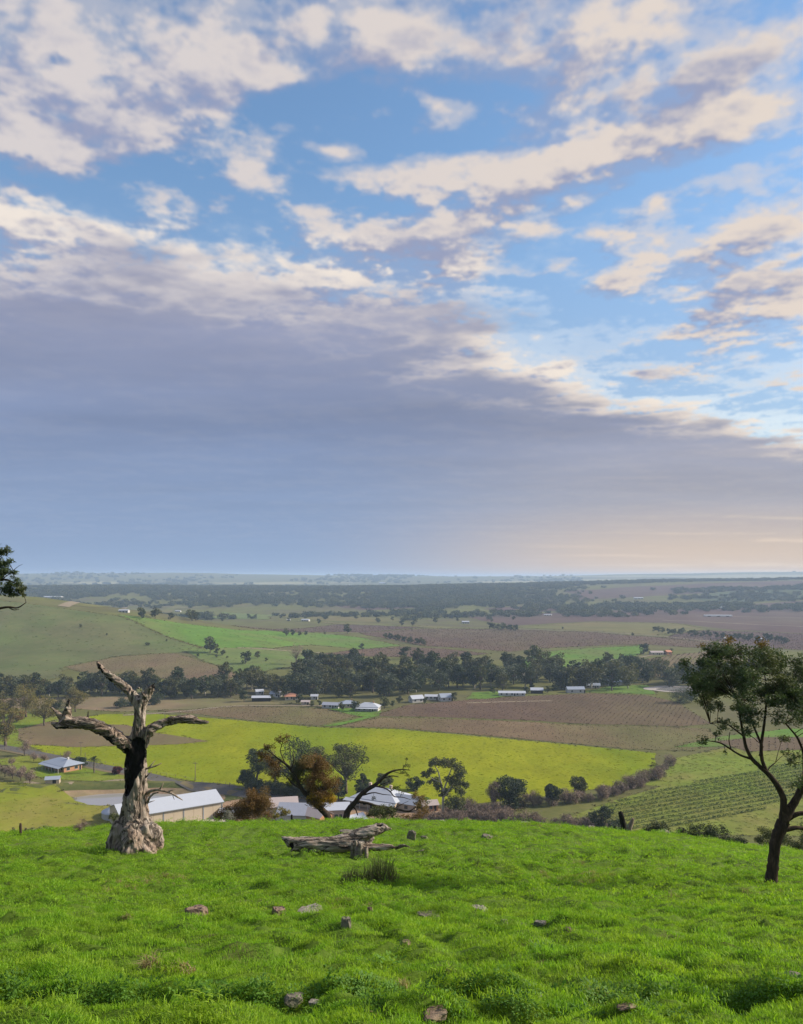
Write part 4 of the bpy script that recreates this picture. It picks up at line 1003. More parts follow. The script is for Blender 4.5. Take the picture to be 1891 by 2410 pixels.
def bez(a, b, bulge, n=5):
    a, b, c = np.asarray(a, float), np.asarray(b, float), np.asarray(bulge, float)
    t = np.linspace(0, 1, n)[:, None]; return (1 - t) ** 2 * a + 2 * t * (1 - t) * c + t * t * b
def ball_points(rng, c, r, n, flat=.75, inner=.35):
    d = rng.standard_normal((n, 3)); d /= np.linalg.norm(d, axis=1)[:, None]
    rad = (inner + (1 - inner) * rng.uniform(0, 1, n) ** .45)[:, None]
    return np.asarray(c) + d * rad * np.array([r, r, r * flat]) * rng.uniform(.8, 1.1, (n, 1))
def make_tree(name, seed, H, W, leaf=L_GUM, bark=B_GUM, trunk=.35, r0=.028, nclump=16, per=70, ll=.9, lw=.45, rc=.27, flat=.7, lean=0., low=.22, droop=.25, sides=6, twiggy=False, loc=(0, 0, 0), rz=0.):
    rng = np.random.default_rng(seed); root = empty(name, loc, rz)
    g, c = Geo(), Geo()
    top = np.array([lean * H * .5, 0, H * trunk]); r = H * r0
    tp = bez((0, 0, -.3), top, (lean * H * .1 + rng.normal(0, .02) * H, rng.normal(0, .02) * H, H * trunk * .6), 5)
    g.tube(tp, np.linspace(r * 1.25, r * .75, 5), sides)
    zc, hz = H * (low + 1) / 2, H * (1 - low) / 2
    cs = []
    for _ in range(nclump * 40):
        if len(cs) >= nclump: break
        d = rng.standard_normal(3); d /= np.linalg.norm(d); q = rng.uniform(.25, 1) ** .6
        p = np.array([d[0] * W / 2 * q * (1 - rc * .8) + lean * H * .6, d[1] * W / 2 * q * (1 - rc * .8), zc + d[2] * hz * q * (1 - rc * .6)])
        if p[2] < zc: p[:2] *= .72 + .28 * (p[2] - (zc - hz)) / hz
        if all(np.linalg.norm((p - k) / [1, 1, .8]) > rc * W * .42 for k in cs): cs.append(p)
    for p in cs:
        st = tp[-1] + (rng.uniform(-.25, .05) * H * trunk) * np.array([0, 0, 1.]); mid = st * .45 + p * .55 + np.array([0, 0, -.10 * H * rng.uniform(0, 1)])
        g.tube(bez(st, p, mid, 4), np.linspace(r * .5, r * .10, 4), 4, cap=False)
        R = rc * W * rng.uniform(.42, .68)
        n = int(per * rng.uniform(.7, 1.3))
        if twiggy:
            P_ = ball_points(rng, p, R * 1.2, n, .9, .1); c.leaves(P_, ll, lw, rng, None, -.9)
        else:
            c.leaves(ball_points(rng, p, R, n, flat), ll, lw, rng, rng.uniform(.25, .75), droop)
    g.obj('trunk', bark, root, True); c.obj('crown', leaf, root)
    return root
def place(o, p, s=1., rz=0., sz=None):
    o.location = p; o.rotation_euler = (0, 0, rz); o.scale = (s, s, sz or s); return o

def custom_tree(name, base, unit, u0, v0, limbs, clumps, leaf, bark, seed, ll, lw, dens, depth=1., sides=7, droop=.35, twigs=0):
    """a tree drawn limb by limb: limbs [(u, v, radius, depth)...], clumps (u, v, radius[, depth, leaf material, density])"""
    rng = np.random.default_rng(seed); o = empty(name, base); y0 = base.y
    bz = np.array([0, 0, 0.])
    def p(u, v, d=0.): return np.array([(u - u0) * unit, d, -(v - v0) * unit])
    g = Geo(); AX = []
    for L in limbs:
        P = np.array([p(a[0], a[1], (a[3] if len(a) > 3 else 0)) for a in L]); R = np.array([a[2] * unit for a in L]); k = np.arange(len(P))
        t = np.linspace(0, len(P) - 1, (len(P) - 1) * 4 + 1)
        Q = np.stack([np.interp(t, k, P[:, i]) for i in range(3)], 1); Rq = np.interp(t, k, R)
        for _ in range(2): Q[1:-1] = (Q[:-2] + 2 * Q[1:-1] + Q[2:]) / 4
        g.tube(Q, Rq, sides, rough=.06, rng=rng); AX.append(Q)
    AX = np.concatenate(AX)
    crowns = {}
    for cl in clumps:
        u, v, r = cl[:3]; d = cl[3] if len(cl) > 3 else None; lm = cl[4] if len(cl) > 4 and cl[4] else leaf; k = cl[5] if len(cl) > 5 else 1.
        d = rng.uniform(-.8, .8) * depth if d is None else d
        c = crowns.setdefault(lm.name, (Geo(), lm))[0]
        ctr = p(u, v, d); R = r * unit; n = int(6.5 * dens * k * (R ** 2) / (ll * lw))
        # sub-clumps: sprays of leaves, with gaps between them
        if twigs and len(AX):
            near = AX[np.argmin(((AX - ctr) ** 2).sum(1))]; g.tube(bez(near, ctr, (near + ctr) / 2 + np.array([0, 0, .12 * np.linalg.norm(ctr - near)]), 4), np.linspace(twigs * 1.8, twigs, 4), 4, cap=False)
        m = max(5, int(8 + R * 3)); sub = ball_points(rng, ctr, R * .85, m, .85, .3)
        for q in sub:
            c.leaves(ball_points(rng, q, R * .55, max(2, n // m), .8, .05), ll, lw, rng, rng.uniform(.2, .8), droop)
            if twigs:
                g.tube(np.array([ctr, (ctr + q) / 2 + rng.normal(0, .06 * R, 3), q]), [twigs, twigs * .7, twigs * .4], 4, cap=False)
    g.obj('trunk', bark, o, True)
    for nm, (c, lm) in crowns.items(): c.obj('crown' if lm is leaf else 'second_foliage', lm, o)  # sun-toned gum tips, plus rust, green and yellow clumps of their own colour
    return o

# ---- leafy gum on the right of the hilltop
def leafy_gum():
    base = HG(1815, 2080); un = base.y / F / 3.416
    rng = np.random.default_rng(12)
    limbs = [[(1452, 2080, 52), (1458, 1990, 46), (1470, 1900, 44), (1478, 1800, 43), (1490, 1730, 44), (1520, 1650, 50), (1555, 1580, 52, .05)],
             [(1545, 1600, 40), (1552, 1500, 30), (1555, 1420, 26), (1535, 1350, 24), (1490, 1270, 22), (1430, 1195, 20), (1360, 1135, 18), (1290, 1070, 15), (1248, 980, 13), (1228, 880, 11), (1205, 760, 9), (1180, 600, 6)],
             [(1415, 1180, 15), (1385, 1110, 15), (1370, 1040, 14), (1372, 950, 13), (1388, 850, 11), (1405, 720, 9), (1418, 560, 6), (1400, 400, 4)],
             [(1372, 960, 9), (1340, 880, 8), (1300, 790, 7), (1270, 650, 5)], [(1290, 1075, 9), (1210, 1050, 8), (1130, 1000, 7), (1050, 945, 6), (950, 930, 3)],
             [(1130, 1000, 5), (1110, 930, 4), (1120, 860, 3)], [(1240, 900, 7), (1150, 830, 6), (1080, 780, 4), (960, 790, 3)],
             [(1555, 1580, 44), (1600, 1480, 34), (1655, 1400, 30), (1700, 1310, 28), (1745, 1180, 24), (1790, 1000, 19), (1830, 800, 14), (1860, 600, 8)],
             [(1680, 1350, 14, -.1), (1690, 1200, 12, -.2), (1670, 1000, 10, -.3), (1620, 880, 8, -.3), (1540, 780, 6, -.2)],
             [(1570, 1570, 22), (1640, 1522, 20), (1720, 1508, 18), (1830, 1500, 14), (1950, 1440, 9)], [(1540, 1640, 30), (1590, 1640, 22), (1650, 1625, 17), (1750, 1640, 13), (1880, 1690, 8)],
             [(1440, 1200, 6, .2), (1480, 1160, 5, .3), (1540, 1130, 4, .4)], [(1380, 1060, 5, .2), (1440, 1000, 4, .4)]]
    cl = []
    for _ in range(62):
        a = rng.uniform(0, 6.28); q = math.sqrt(rng.uniform(0, 1)); u = 1230 + 400 * q * math.cos(a); v = 450 + 270 * q * math.sin(a)
        if v > 640 and u < 900: continue
        cl.append((u, v, rng.uniform(80, 120), rng.uniform(-1.5, 1.5) * math.sqrt(max(.05, 1 - q * q))))
    cl += [(820, 340, 75), (800, 420, 70), (860, 500, 70), (850, 250, 60), (960, 210, 60), (1060, 180, 60), (900, 640, 50), (960, 740, 50), (1010, 640, 70),
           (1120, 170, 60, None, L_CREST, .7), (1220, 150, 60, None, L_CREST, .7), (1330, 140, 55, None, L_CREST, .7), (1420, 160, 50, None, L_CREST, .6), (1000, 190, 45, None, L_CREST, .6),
           (920, 930, 60, None, None, .7), (1000, 880, 45, None, None, .6), (960, 800, 45), (1060, 780, 40, None, None, .6), (1180, 830, 60), (1270, 860, 45), (1040, 1000, 20), (1150, 720, 70), (1300, 740, 60),
           (1400, 700, 70), (1480, 640, 80), (1560, 560, 90), (1570, 700, 70), (1500, 780, 40, None, None, .5)]
    for _ in range(34):
        a = rng.uniform(0, 6.28); q = math.sqrt(rng.uniform(0, 1)); cl.append((1830 + 260 * q * math.cos(a), 500 + 330 * q * math.sin(a), rng.uniform(65, 100), rng.uniform(-1., 1.)))
    cl += [(1680, 820, 60), (1650, 920, 45, None, None, .6), (1560, 1010, 55, None, None, .6), (1600, 1090, 65, None, None, .75), (1540, 1180, 55, None, None, .7), (1590, 1260, 50, None, None, .8), (1660, 1060, 60, None, None, .6), (1700, 960, 60),
           (1950, 1400, 120), (1900, 1680, 130), (2000, 1600, 130)]
    o = custom_tree('gum_tree', base, un, 1450, 2078, limbs, cl, L_NEAR, B_RED, 12, .105, .028, 1.55, 1.4, 9, .45, twigs=.006)
    tag(o, 'leafy dark green gum with slender leaning forked trunk rooted in hilltop grass', 'tree')
    # dark lower trunk
    return o
leafy_gum()
def overhang():
    base = Vector((-14.6, 25., float(hm(-14.6, 25.)))); un = 25. / F        # trunk stands left of the view, limbs reach in
    rng = np.random.default_rng(3); v0 = HY - base.z / un; u0 = base.x / un + CX
    limbs = [[(u0, v0, 24), (u0 - 8, v0 - 200, 20), (u0 + 6, 1640, 17), (u0 - 4, 1480, 14), (u0 + 20, 1380, 10), (u0 + 40, 1290, 6)],
             [(u0, 1560, 9), (u0 + 60, 1450, 7), (u0 + 110, 1428, 5), (-10, 1434, 3.4), (20, 1428, 2.4), (42, 1432, 1.8), (62, 1418, .9)],
             [(20, 1429, 1.5), (32, 1436, 1.2), (46, 1434, .6)], [(u0 + 10, 1460, 8), (u0 + 70, 1400, 6), (-20, 1372, 4), (12, 1362, 2.4), (36, 1372, 1.4)], [(5, 1364, 1.2), (28, 1346, .8), (44, 1332, .5), (54, 1328, .3)],
             [(u0 + 20, 1400, 8), (u0 + 80, 1340, 5), (-14, 1310, 3), (6, 1300, 1.5)]]
    sh = 8
    cl = [(8, 1300, 16, 0), (12, 1325, 14, 0), (0, 1350, 20, 0), (22, 1350, 12, 0), (30, 1372, 16, 0), (44, 1386, 14, 0), (48, 1398, 9, 0), (18, 1395, 16, 0), (10, 1380, 16, 0), (36, 1394, 13, 0), (-6, 1330, 24, 0), (-20, 1380, 26, .2), (-30, 1300, 26, 0)]
    for _ in range(34): cl.append((u0 + 40 + rng.normal(0, 48), 1330 + rng.normal(0, 60), rng.uniform(20, 32), rng.uniform(-1.2, 1.2)))
    o = custom_tree('gum_tree', base, un, u0, v0, limbs, [(c[0] + sh,) + tuple(c[1:]) for c in cl if c[0] < 60 and not (c[0] > -120 and c[1] < 1300)], L_NEAR, B_DARK, 4, .12, .032, 3.4, .4, 7, .5, twigs=.006)
    tag(o, 'overhanging gum branch tips hanging into view above the left hill', 'tree')
overhang()

# ---- rusty leaning tree and storm-broken tree on the brow, with the bushes beside them
def brow_trees():
    y = 53.; un = y / F / 5.693; u0, v0 = 1570, 1110
    b = PX(500 + u0 / 5.693, 1730 + v0 / 5.693, y); b.z = hs(b.x, y) ; v0 = (-(b.z) / y * F + HY - 1730) * 5.693
    limbs = [[(1570, v0 + 20, 52), (1555, 1085, 48), (1480, 1010, 42), (1400, 935, 36), (1270, 815, 30), (1190, 720, 26), (1120, 570, 23), (1060, 460, 20), (970, 375, 16), (870, 305, 11), (790, 235, 7), (700, 180, 4)],
             [(1270, 815, 18), (1305, 740, 15), (1320, 660, 12), (1380, 540, 9), (1440, 420, 6)], [(980, 385, 8), (905, 215, 6), (935, 130, 5), (955, 50, 3)], [(1190, 720, 12), (1080, 660, 10), (1000, 560, 7), (940, 500, 5)],
             [(870, 305, 6), (760, 300, 5), (650, 260, 3)], [(1060, 460, 9), (1100, 340, 7), (1080, 250, 4)], [(905, 215, 4), (1030, 190, 3), (1040, 110, 2)], [(1400, 935, 12), (1440, 800, 10), (1500, 650, 7)]]
    cl = [(960, 50, 70, 0, None, .6), (1000, 20, 40, 0, None, .5), (880, 70, 45, 0, None, .5), (780, 140, 60, 0, None, .6), (700, 160, 50, 0, None, .6), (640, 240, 55, 0, None, .7), (700, 290, 70, 0, None, .7), (800, 330, 75, 0, None, .7), (640, 340, 35), (860, 420, 90, 0, None, .7), (780, 430, 60), (830, 530, 70, 0, None, .7),
          (1290, 330, 90), (1370, 400, 150), (1480, 470, 140), (1560, 590, 130), (1360, 560, 140), (1210, 430, 120, .3, L_GUM), (1130, 520, 120, .5, L_GUM), (1200, 600, 120, .4, L_GUM), (1090, 640, 90, .4, L_GUM), (1460, 680, 120), (1590, 700, 90), (1430, 380, 90),
          (1400, 820, 120, -.2, L_YELL), (1540, 830, 100, -.2, L_YELL), (1360, 880, 90, -.2), (1460, 900, 90, -.2), (1600, 860, 60, -.1, L_YELL), (1560, 760, 90), (1330, 720, 80)]
    cl = [(c[0], c[1], c[2] * 1.18) + tuple(c[3:]) for c in cl]
    o = custom_tree('rusty_tree', b, un, u0, v0, limbs, cl, L_RUST, B_DARK, 21, .11, .04, 2.2, 1., 8, .25, twigs=.008)
    tag(o, 'leaning rusty brown tree with yellow lower foliage on the hill brow', 'tree')
    y = 54.; un = y / F / 5.693; u0 = 310
    b = PX(760 + u0 / 5.693, 1930, y); b.z = hs(b.x, y); v0 = (-b.z / y * F + HY - 1780) * 5.693
    limbs = [[(300, v0 + 20, 50), (315, 800, 44), (345, 710, 38), (440, 610, 33), (515, 505, 31), (610, 435, 29), (700, 390, 26), (785, 315, 21), (855, 235, 18), (950, 190, 12), (1075, 172, 8), (1175, 186, 4)],
             [(825, 290, 9), (930, 258, 8), (1015, 275, 5)], [(690, 395, 13), (820, 418, 10), (910, 470, 9), (950, 545, 8), (1070, 545, 6), (1175, 580, 3)], [(540, 520, 12), (690, 480, 8), (800, 510, 6), (930, 520, 3)],
             [(450, 605, 22), (600, 625, 18), (720, 668, 16), (960, 700, 14), (1140, 745, 12), (1210, 710, 8), (1260, 670, 4)], [(390, 670, 14), (440, 700, 10), (470, 790, 7)], [(760, 390, 7), (860, 350, 5), (900, 330, 3)],
             [(910, 470, 5), (990, 420, 4), (1050, 380, 2)], [(1070, 172, 4), (1110, 110, 3), (1120, 40, 2)], [(1140, 745, 6), (1240, 730, 5), (1340, 660, 3)], [(960, 700, 6), (1060, 640, 4), (1150, 600, 2)], [(930, 200, 5), (1040, 230, 3), (1150, 240, 2)]]
    cl = [(1120, 35, 22), (1100, 120, 45, 0, None, .5), (1160, 130, 30, 0, None, .6), (1080, 215, 55, 0, None, .5), (1180, 295, 25, 0, None, .8), (1130, 250, 40, 0, None, .5), (1000, 420, 70, 0, None, .35), (940, 430, 40, 0, None, .4), (680, 555, 45, 0, None, .5), (1060, 480, 50, 0, None, .3),
          (1250, 545, 75, .3, L_RUST), (1330, 600, 80, .3, L_RUST), (1290, 680, 70, .3, L_RUST), (1370, 690, 60, .3, L_RUST), (1250, 640, 50, 0, L_RUST, .5)]
    o = custom_tree('broken_tree', b, un, u0, v0, limbs, cl, L_GUM, B_DARK, 22, .10, .035, 1.8, .6, 8, .25, twigs=.007)
    tag(o, 'storm broken tree with long bare limbs reaching over the farmhouse roof', 'tree')
    def bush(name, clumps, unit, y, px0, leaf, label, ll=.1, lw=.04, dens=2.2, cat='bush', seed=1):
        clumps = [(c[0], c[1], c[2] * (1.25 if cat == 'bush' else 1.)) + tuple(c[3:]) for c in clumps]
        b = onx(px0, y); o = custom_tree(name, b, y / F, px0, HY - b.z / y * F, [[(px0, HY - b.z / y * F + 4, 3), (px0 + 2, HY - b.z / y * F - 12, 2)]], clumps, leaf, B_DARK, seed, ll, lw, dens, .8, 6, .1, twigs=.006)
        return tag(o, label, cat)
    z5 = lambda L: [(500 + a / 5.693, 1730 + bb / 5.693, r / 5.693) + tuple(rest) for a, bb, r, *rest in L]
    z6 = lambda L: [(760 + a / 5.693, 1780 + bb / 5.693, r / 5.693) + tuple(rest) for a, bb, r, *rest in L]
    bush('brown_bush', z5([(600, 820, 130), (520, 860, 120), (700, 880, 120), (440, 960, 120), (600, 960, 130), (740, 960, 90), (330, 1010, 110), (500, 1040, 120), (680, 1050, 110), (200, 1030, 90), (120, 1070, 80), (380, 1090, 100)]), 1, 55., 585, L_RUST, 'wide rusty brown bush on the brow beside the long shed', seed=31)
    bush('grey_bush', z5([(220, 1060, 60), (270, 1090, 55), (180, 1100, 50)]), 1, 50., 540, L_GREY, 'pale grey bush in front of the rusty brown bush', seed=32)
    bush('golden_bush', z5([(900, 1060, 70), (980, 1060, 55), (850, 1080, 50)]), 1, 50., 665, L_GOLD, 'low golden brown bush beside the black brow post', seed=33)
    bush('green_scrub', z6([(850, 720, 80), (760, 720, 80), (930, 750, 70), (820, 780, 80), (690, 760, 70), (960, 790, 60), (620, 790, 50)]), 1, 52., 905, L_GUM, 'drooping dark green scrub below the broken tree limb', seed=34)
    bush('brown_scrub', z6([(1290, 760, 70), (1360, 770, 60), (1200, 790, 60), (1100, 790, 50)]), 1, 53., 985, L_RUST, 'low reddish scrub below the farmhouse end wall', dens=1.4, seed=35)
    # right of the boulder
    z7 = lambda L: [(1391 + a / 3.416, 1480 + bb / 3.416, r / 3.416) + tuple(rest) for a, bb, r, *rest in L]
    bush('dark_bush', z7([(480, 1600, 55), (560, 1600, 55), (610, 1630, 45), (450, 1640, 40), (530, 1660, 55)]), 1, 72., 1548, L_DARK, 'rounded dark green bush behind the lichen boulder', .14, .07, 2.6, seed=36)
    bush('dark_bush', z7([(760, 1640, 60), (850, 1610, 60), (940, 1620, 65), (1030, 1650, 60), (1110, 1690, 55), (900, 1690, 70), (780, 1710, 50), (1060, 1720, 50), (1200, 1700, 45)]), 1, 68., 1660, L_DARK, 'long spreading dark green bush below the brow right of boulder', .14, .07, 2.6, seed=37)
    bush('bare_shrub', z7([(880, 1720, 55), (950, 1740, 50), (1010, 1730, 40)]), 1, 62., 1660, L_TWIG, 'pinkish bare shrub before the spreading dark bush', .3, .02, 2.2, seed=38)
    bush('dark_bush', z7([(1400, 1640, 55), (1460, 1690, 60), (1560, 1720, 65), (1640, 1700, 70), (1720, 1680, 70), (1380, 1700, 45)]), 1, 66., 1840, L_GUM, 'olive green bush behind the leafy gum trunk', .14, .06, 2.2, seed=39)
    bush('dark_bush', [(268, 1925, 11), (262, 1938, 10), (274, 1945, 9)], 1, 49., 268, L_GUM, 'small dark green bush behind the dead tree foot', .1, .05, 2.6, seed=40)
    # bare shrub and grey scrub on the left slope
    o = bush('bare_shrub', [(186, 1945, 12), (178, 1952, 10), (196, 1942, 10), (188, 1960, 9)], 1, 40., 186, L_TWIG, 'bare twiggy grey shrub on the slope left of dead tree', .25, .012, 1.2, seed=41)
    for k, (px, s) in enumerate(((75, 9), (92, 8), (106, 11), (120, 8), (60, 7), (30, 7))):
        py = 1957 - s * .5; bush('grey_scrub', [(px, py, s, 0), (px + 6, py + 3, s * .7, 0)], 1, 41.5, px, L_GREY, 'low grey scrub beside the dark fence post on the slope', .12, .03, 1.2, 'scrub', 50 + k)['group'] = 'grey scrub by the post'
brow_trees()

# ---- mid-distance trees round the farms (pixel of the foot, height in metres)
def tree_at(px, py, H, W, label, name='gum_tree', seed=0, cat='tree', y=None, group=None, **kw):
    p = onx(px, y) if y else G(px, py, 235.)
    o = make_tree(name, seed, H, W, **kw); place(o, p, 1., 0); return tag(o, label, cat, group)
mid = dict(per=150, ll=.75, lw=.36)
def white_gum():
    b = onx(1043, 301.); un = 301. / F / 2.847; v0 = (HY - b.z / b.y * F - 1700) * 2.847
    limbs = [[(408, v0, 11), (406, 560, 9), (408, 500, 8), (400, 440, 7), (385, 380, 5), (375, 330, 4), (350, 290, 3)], [(404, 470, 6), (430, 400, 5), (450, 340, 4), (470, 290, 3)], [(406, 510, 5), (440, 460, 4), (480, 400, 3)], [(390, 400, 4), (350, 390, 3), (300, 350, 2)]]
    cl = [(330, 265, 32), (370, 260, 35), (420, 262, 38), (470, 275, 38), (510, 300, 38), (525, 330, 30), (290, 340, 30), (330, 330, 28), (340, 400, 34), (370, 420, 30), (450, 380, 36), (500, 370, 36), (530, 400, 34), (550, 420, 22), (480, 430, 38), (520, 470, 34), (440, 470, 32), (390, 470, 26), (470, 510, 40), (520, 530, 36), (490, 570, 34), (440, 540, 30), (530, 580, 26)]
    cl = [(c[0], c[1], c[2] * 1.15) for c in cl]
    o = custom_tree('white_gum', b, un, 405, v0, limbs, cl, L_GUM, B_WHITE, 61, .7, .36, 3.4, 3.5, 7, .25)
    tag(o, 'tall open gum with pale forked white trunk beside the farmhouse', 'tree')
white_gum()
tree_at(1200, 1898, 12.5, 15, 'dense rounded dark tree beside the pale bare tree', 'round_tree', 62, leaf=L_DARK, trunk=.2, low=.03, nclump=34, per=170, ll=.7, lw=.4, rc=.3)
tree_at(1162, 1903, 11.5, 6, 'pale pinkish bare tree with upright twigs', 'bare_tree', 63, leaf=L_TWIG, bark=B_WHITE, trunk=.2, low=.0, nclump=20, per=70, ll=2.4, lw=.10, rc=.35, twiggy=True)
tree_at(815, 1868, 22, 21, 'tall broad dark gum behind the rusty leaning tree', 'gum_tree', 64, trunk=.35, low=.22, nclump=34, rc=.25, **mid)
tree_at(798, 1885, 10, 8, 'dense dark round tree at the foot of the tall gum', 'round_tree', 65, leaf=L_DARK, trunk=.2, low=.05, nclump=20, rc=.3, **mid)
tree_at(852, 1882, 12, 7.5, 'dark bluish conifer like tree behind the farmhouse roof', 'round_tree', 66, leaf=L_DARK, trunk=.15, low=.03, nclump=22, rc=.3, **mid)
tree_at(604, 1850, 17, 15, 'leaning dark tree at the end of the hedge beside road', 'gum_tree', 67, leaf=L_DARK, trunk=.4, low=.3, nclump=24, rc=.28, lean=.1, **mid)
tree_at(578, 1852, 8, 10, 'low dark tree where the hedge meets the road', 'round_tree', 68, leaf=L_DARK, trunk=.2, low=.0, nclump=18, rc=.32, **mid)
tree_at(690, 1862, 23, 24, 'dark green tree crown behind the leaning rusty tree', 'gum_tree', 69, trunk=.35, low=.2, nclump=26, rc=.28, leaf=L_DARK, **mid)
tree_at(738, 1862, 20, 17, 'dark gum between the rusty tree and tall broad gum', 'gum_tree', 70, trunk=.4, low=.35, nclump=16, rc=.28, leaf=L_GUM, **mid)
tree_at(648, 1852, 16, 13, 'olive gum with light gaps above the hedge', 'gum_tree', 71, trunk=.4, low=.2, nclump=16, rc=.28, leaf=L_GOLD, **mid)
for k, px in enumerate(range(588, 770, 13)):
    tree_at(px, 1862 + (px - 588) * .13, 5 + (k * 7 % 4) * .5, 7, 'dark clipped hedge bush in the long hedge by road', 'hedge_bush', 80 + k, 'hedge', group='bushes of the long hedge', leaf=L_DARK if k % 3 else L_GUM, trunk=.1, low=-.05, nclump=12, per=110, ll=.6, lw=.35, rc=.38)
tree_at(905, 1852, 6, 9, 'low brown green tree behind the farmhouse ridge', 'round_tree', 100, leaf=L_GUM, trunk=.2, low=.05, nclump=14, rc=.3, **mid)
tree_at(975, 1862, 6, 10, 'dark low tree behind farmhouse wing', 'round_tree', 101, leaf=L_DARK, trunk=.2, low=.0, nclump=14, rc=.3, **mid)
tree_at(1000, 1905, 5, 8, 'bright green garden shrub beside the white gum', 'garden_shrub', 102, 'bush', leaf=leaf_mat('garden_leaves', (.03, .09, .012), (.08, .17, .025)), trunk=.1, low=.0, nclump=10, rc=.35, **mid)
tree_at(1415, 1925, 15, 10, 'small layered dark tree at the vineyard corner', 'gum_tree', 103, y=270., leaf=L_DARK, trunk=.45, low=.3, nclump=12, rc=.3, **mid)
tree_at(1452, 1945, 12, 11, 'bushy dark tree behind the burnt brow stump', 'round_tree', 104, y=258., leaf=L_DARK, trunk=.2, low=.0, nclump=22, rc=.3, **mid)
tree_at(1212, 1908, 6, 4, 'slim dark shrub in the creek line by bare shrubs', 'round_tree', 105, leaf=L_DARK, trunk=.2, low=.0, nclump=10, rc=.4, **mid)
tree_at(1300, 1895, 9, 9, 'dark leafy tree among the bare creek shrubs', 'gum_tree', 106, leaf=L_DARK, trunk=.3, low=.15, nclump=16, rc=.3, **mid)
tree_at(1362, 1878, 10, 9, 'dark olive tree standing tall in the creek line', 'gum_tree', 107, leaf=L_GUM, trunk=.3, low=.15, nclump=16, rc=.3, **mid)
# creek line of leafless shrubs
SHR = [make_tree('creek_shrub', 110 + k, 6.5, 8, leaf=L_TWIG, bark=B_DARK, trunk=.18, low=-.05, nclump=18, per=60, ll=1.5, lw=.13, rc=.33, twiggy=True) for k in range(4)]
used = set()
def copy_of(protos, k, p, s, rz, label, cat, group, sz=None):
    pr = protos[k % len(protos)]
    o = pr if id(pr) not in used else copy_tree(pr); used.add(id(pr))
    place(o, p, s, rz, sz); return tag(o, label, cat, group)
rr = random.Random(4); k = 0
for a, b, n in (((985, 1940), (1140, 1938), 8), ((1130, 1938), (1330, 1952), 10), ((1050, 1915), (1210, 1920), 6), ((1230, 1900), (1420, 1882), 11), ((1410, 1880), (1510, 1852), 8), ((1500, 1850), (1560, 1830), 5), ((1565, 1815), (1580, 1800), 2), ((1330, 1952), (1440, 1965), 6)):
    for j in range(n):
        t = (j + rr.uniform(.1, .9)) / n; px, py = a[0] + (b[0] - a[0]) * t, a[1] + (b[1] - a[1]) * t + rr.uniform(-4, 4)
        yy = min(420, max(255, 90 * F / (py - HY))); p = onx(px, yy)
        copy_of(SHR, k, p, rr.uniform(.55, .95), rr.uniform(0, 6), 'leafless pinkish grey shrub in the creek line', 'shrub', 'bare shrubs along the creek'); k += 1
# orchard by the brick house
ORC = [make_tree('orchard_tree', 130 + k, 5.2, 6, leaf=L_TWIG, bark=B_DARK, trunk=.3, low=.2, nclump=14, per=60, ll=1.2, lw=.10, rc=.33, twiggy=True) for k in range(2)]
for k, (px, py, s) in enumerate(((12, 1829, 1.1), (30, 1833, 1.15), (50, 1838, 1.1), (71, 1845, 1.2), (28, 1802, .7), (80, 1792, .8), (104, 1794, .8), (56, 1824, .8))):
    copy_of(ORC, k, G(px, py, 250), s, k, 'bare pinkish fruit tree beside the brick house', 'fruit tree', 'bare orchard trees')
tree_at(58, 1778, 8, 8, 'small bare tree standing at the road bend', 'bare_tree', 140, leaf=L_TWIG, bark=B_DARK, trunk=.35, low=.3, nclump=14, per=60, ll=1.5, lw=.1, rc=.33, twiggy=True)
tree_at(188, 1806, 5, 8, 'dark green tree behind the brick house beside the palm', 'round_tree', 141, leaf=L_DARK, trunk=.2, low=.0, nclump=16, rc=.33, **mid)
tree_at(160, 1790, 5, 6, 'pale bare tree behind the brick house roof', 'bare_tree', 142, leaf=L_TWIG, trunk=.2, low=.1, nclump=12, per=50, ll=1.2, lw=.09, rc=.35, twiggy=True)
tree_at(277, 1822, 4, 5.2, 'round dark red bush on the lawn by the road', 'red_bush', 143, 'bush', leaf=L_RED, trunk=.1, low=.0, nclump=14, rc=.38, **mid)
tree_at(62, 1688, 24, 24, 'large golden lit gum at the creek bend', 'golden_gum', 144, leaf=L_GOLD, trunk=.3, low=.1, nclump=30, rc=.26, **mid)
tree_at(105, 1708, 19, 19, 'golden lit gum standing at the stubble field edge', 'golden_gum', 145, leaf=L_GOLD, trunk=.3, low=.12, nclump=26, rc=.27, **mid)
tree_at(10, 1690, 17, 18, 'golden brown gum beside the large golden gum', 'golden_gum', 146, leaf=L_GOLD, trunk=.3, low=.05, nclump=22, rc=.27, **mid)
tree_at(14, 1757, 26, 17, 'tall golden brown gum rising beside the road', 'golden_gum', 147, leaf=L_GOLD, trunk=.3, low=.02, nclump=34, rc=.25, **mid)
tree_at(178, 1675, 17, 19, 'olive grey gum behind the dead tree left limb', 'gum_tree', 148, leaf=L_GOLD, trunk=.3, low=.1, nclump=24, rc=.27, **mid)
tree_at(130, 1672, 9, 16, 'dark low tree between the golden gums', 'round_tree', 149, leaf=L_DARK, trunk=.2, low=.0, nclump=16, rc=.3, **mid)
tree_at(40, 1700, 8, 12, 'low brown shrub below the golden gums', 'round_tree', 150, leaf=L_RUST, trunk=.2, low=.0, nclump=14, rc=.3, **mid)
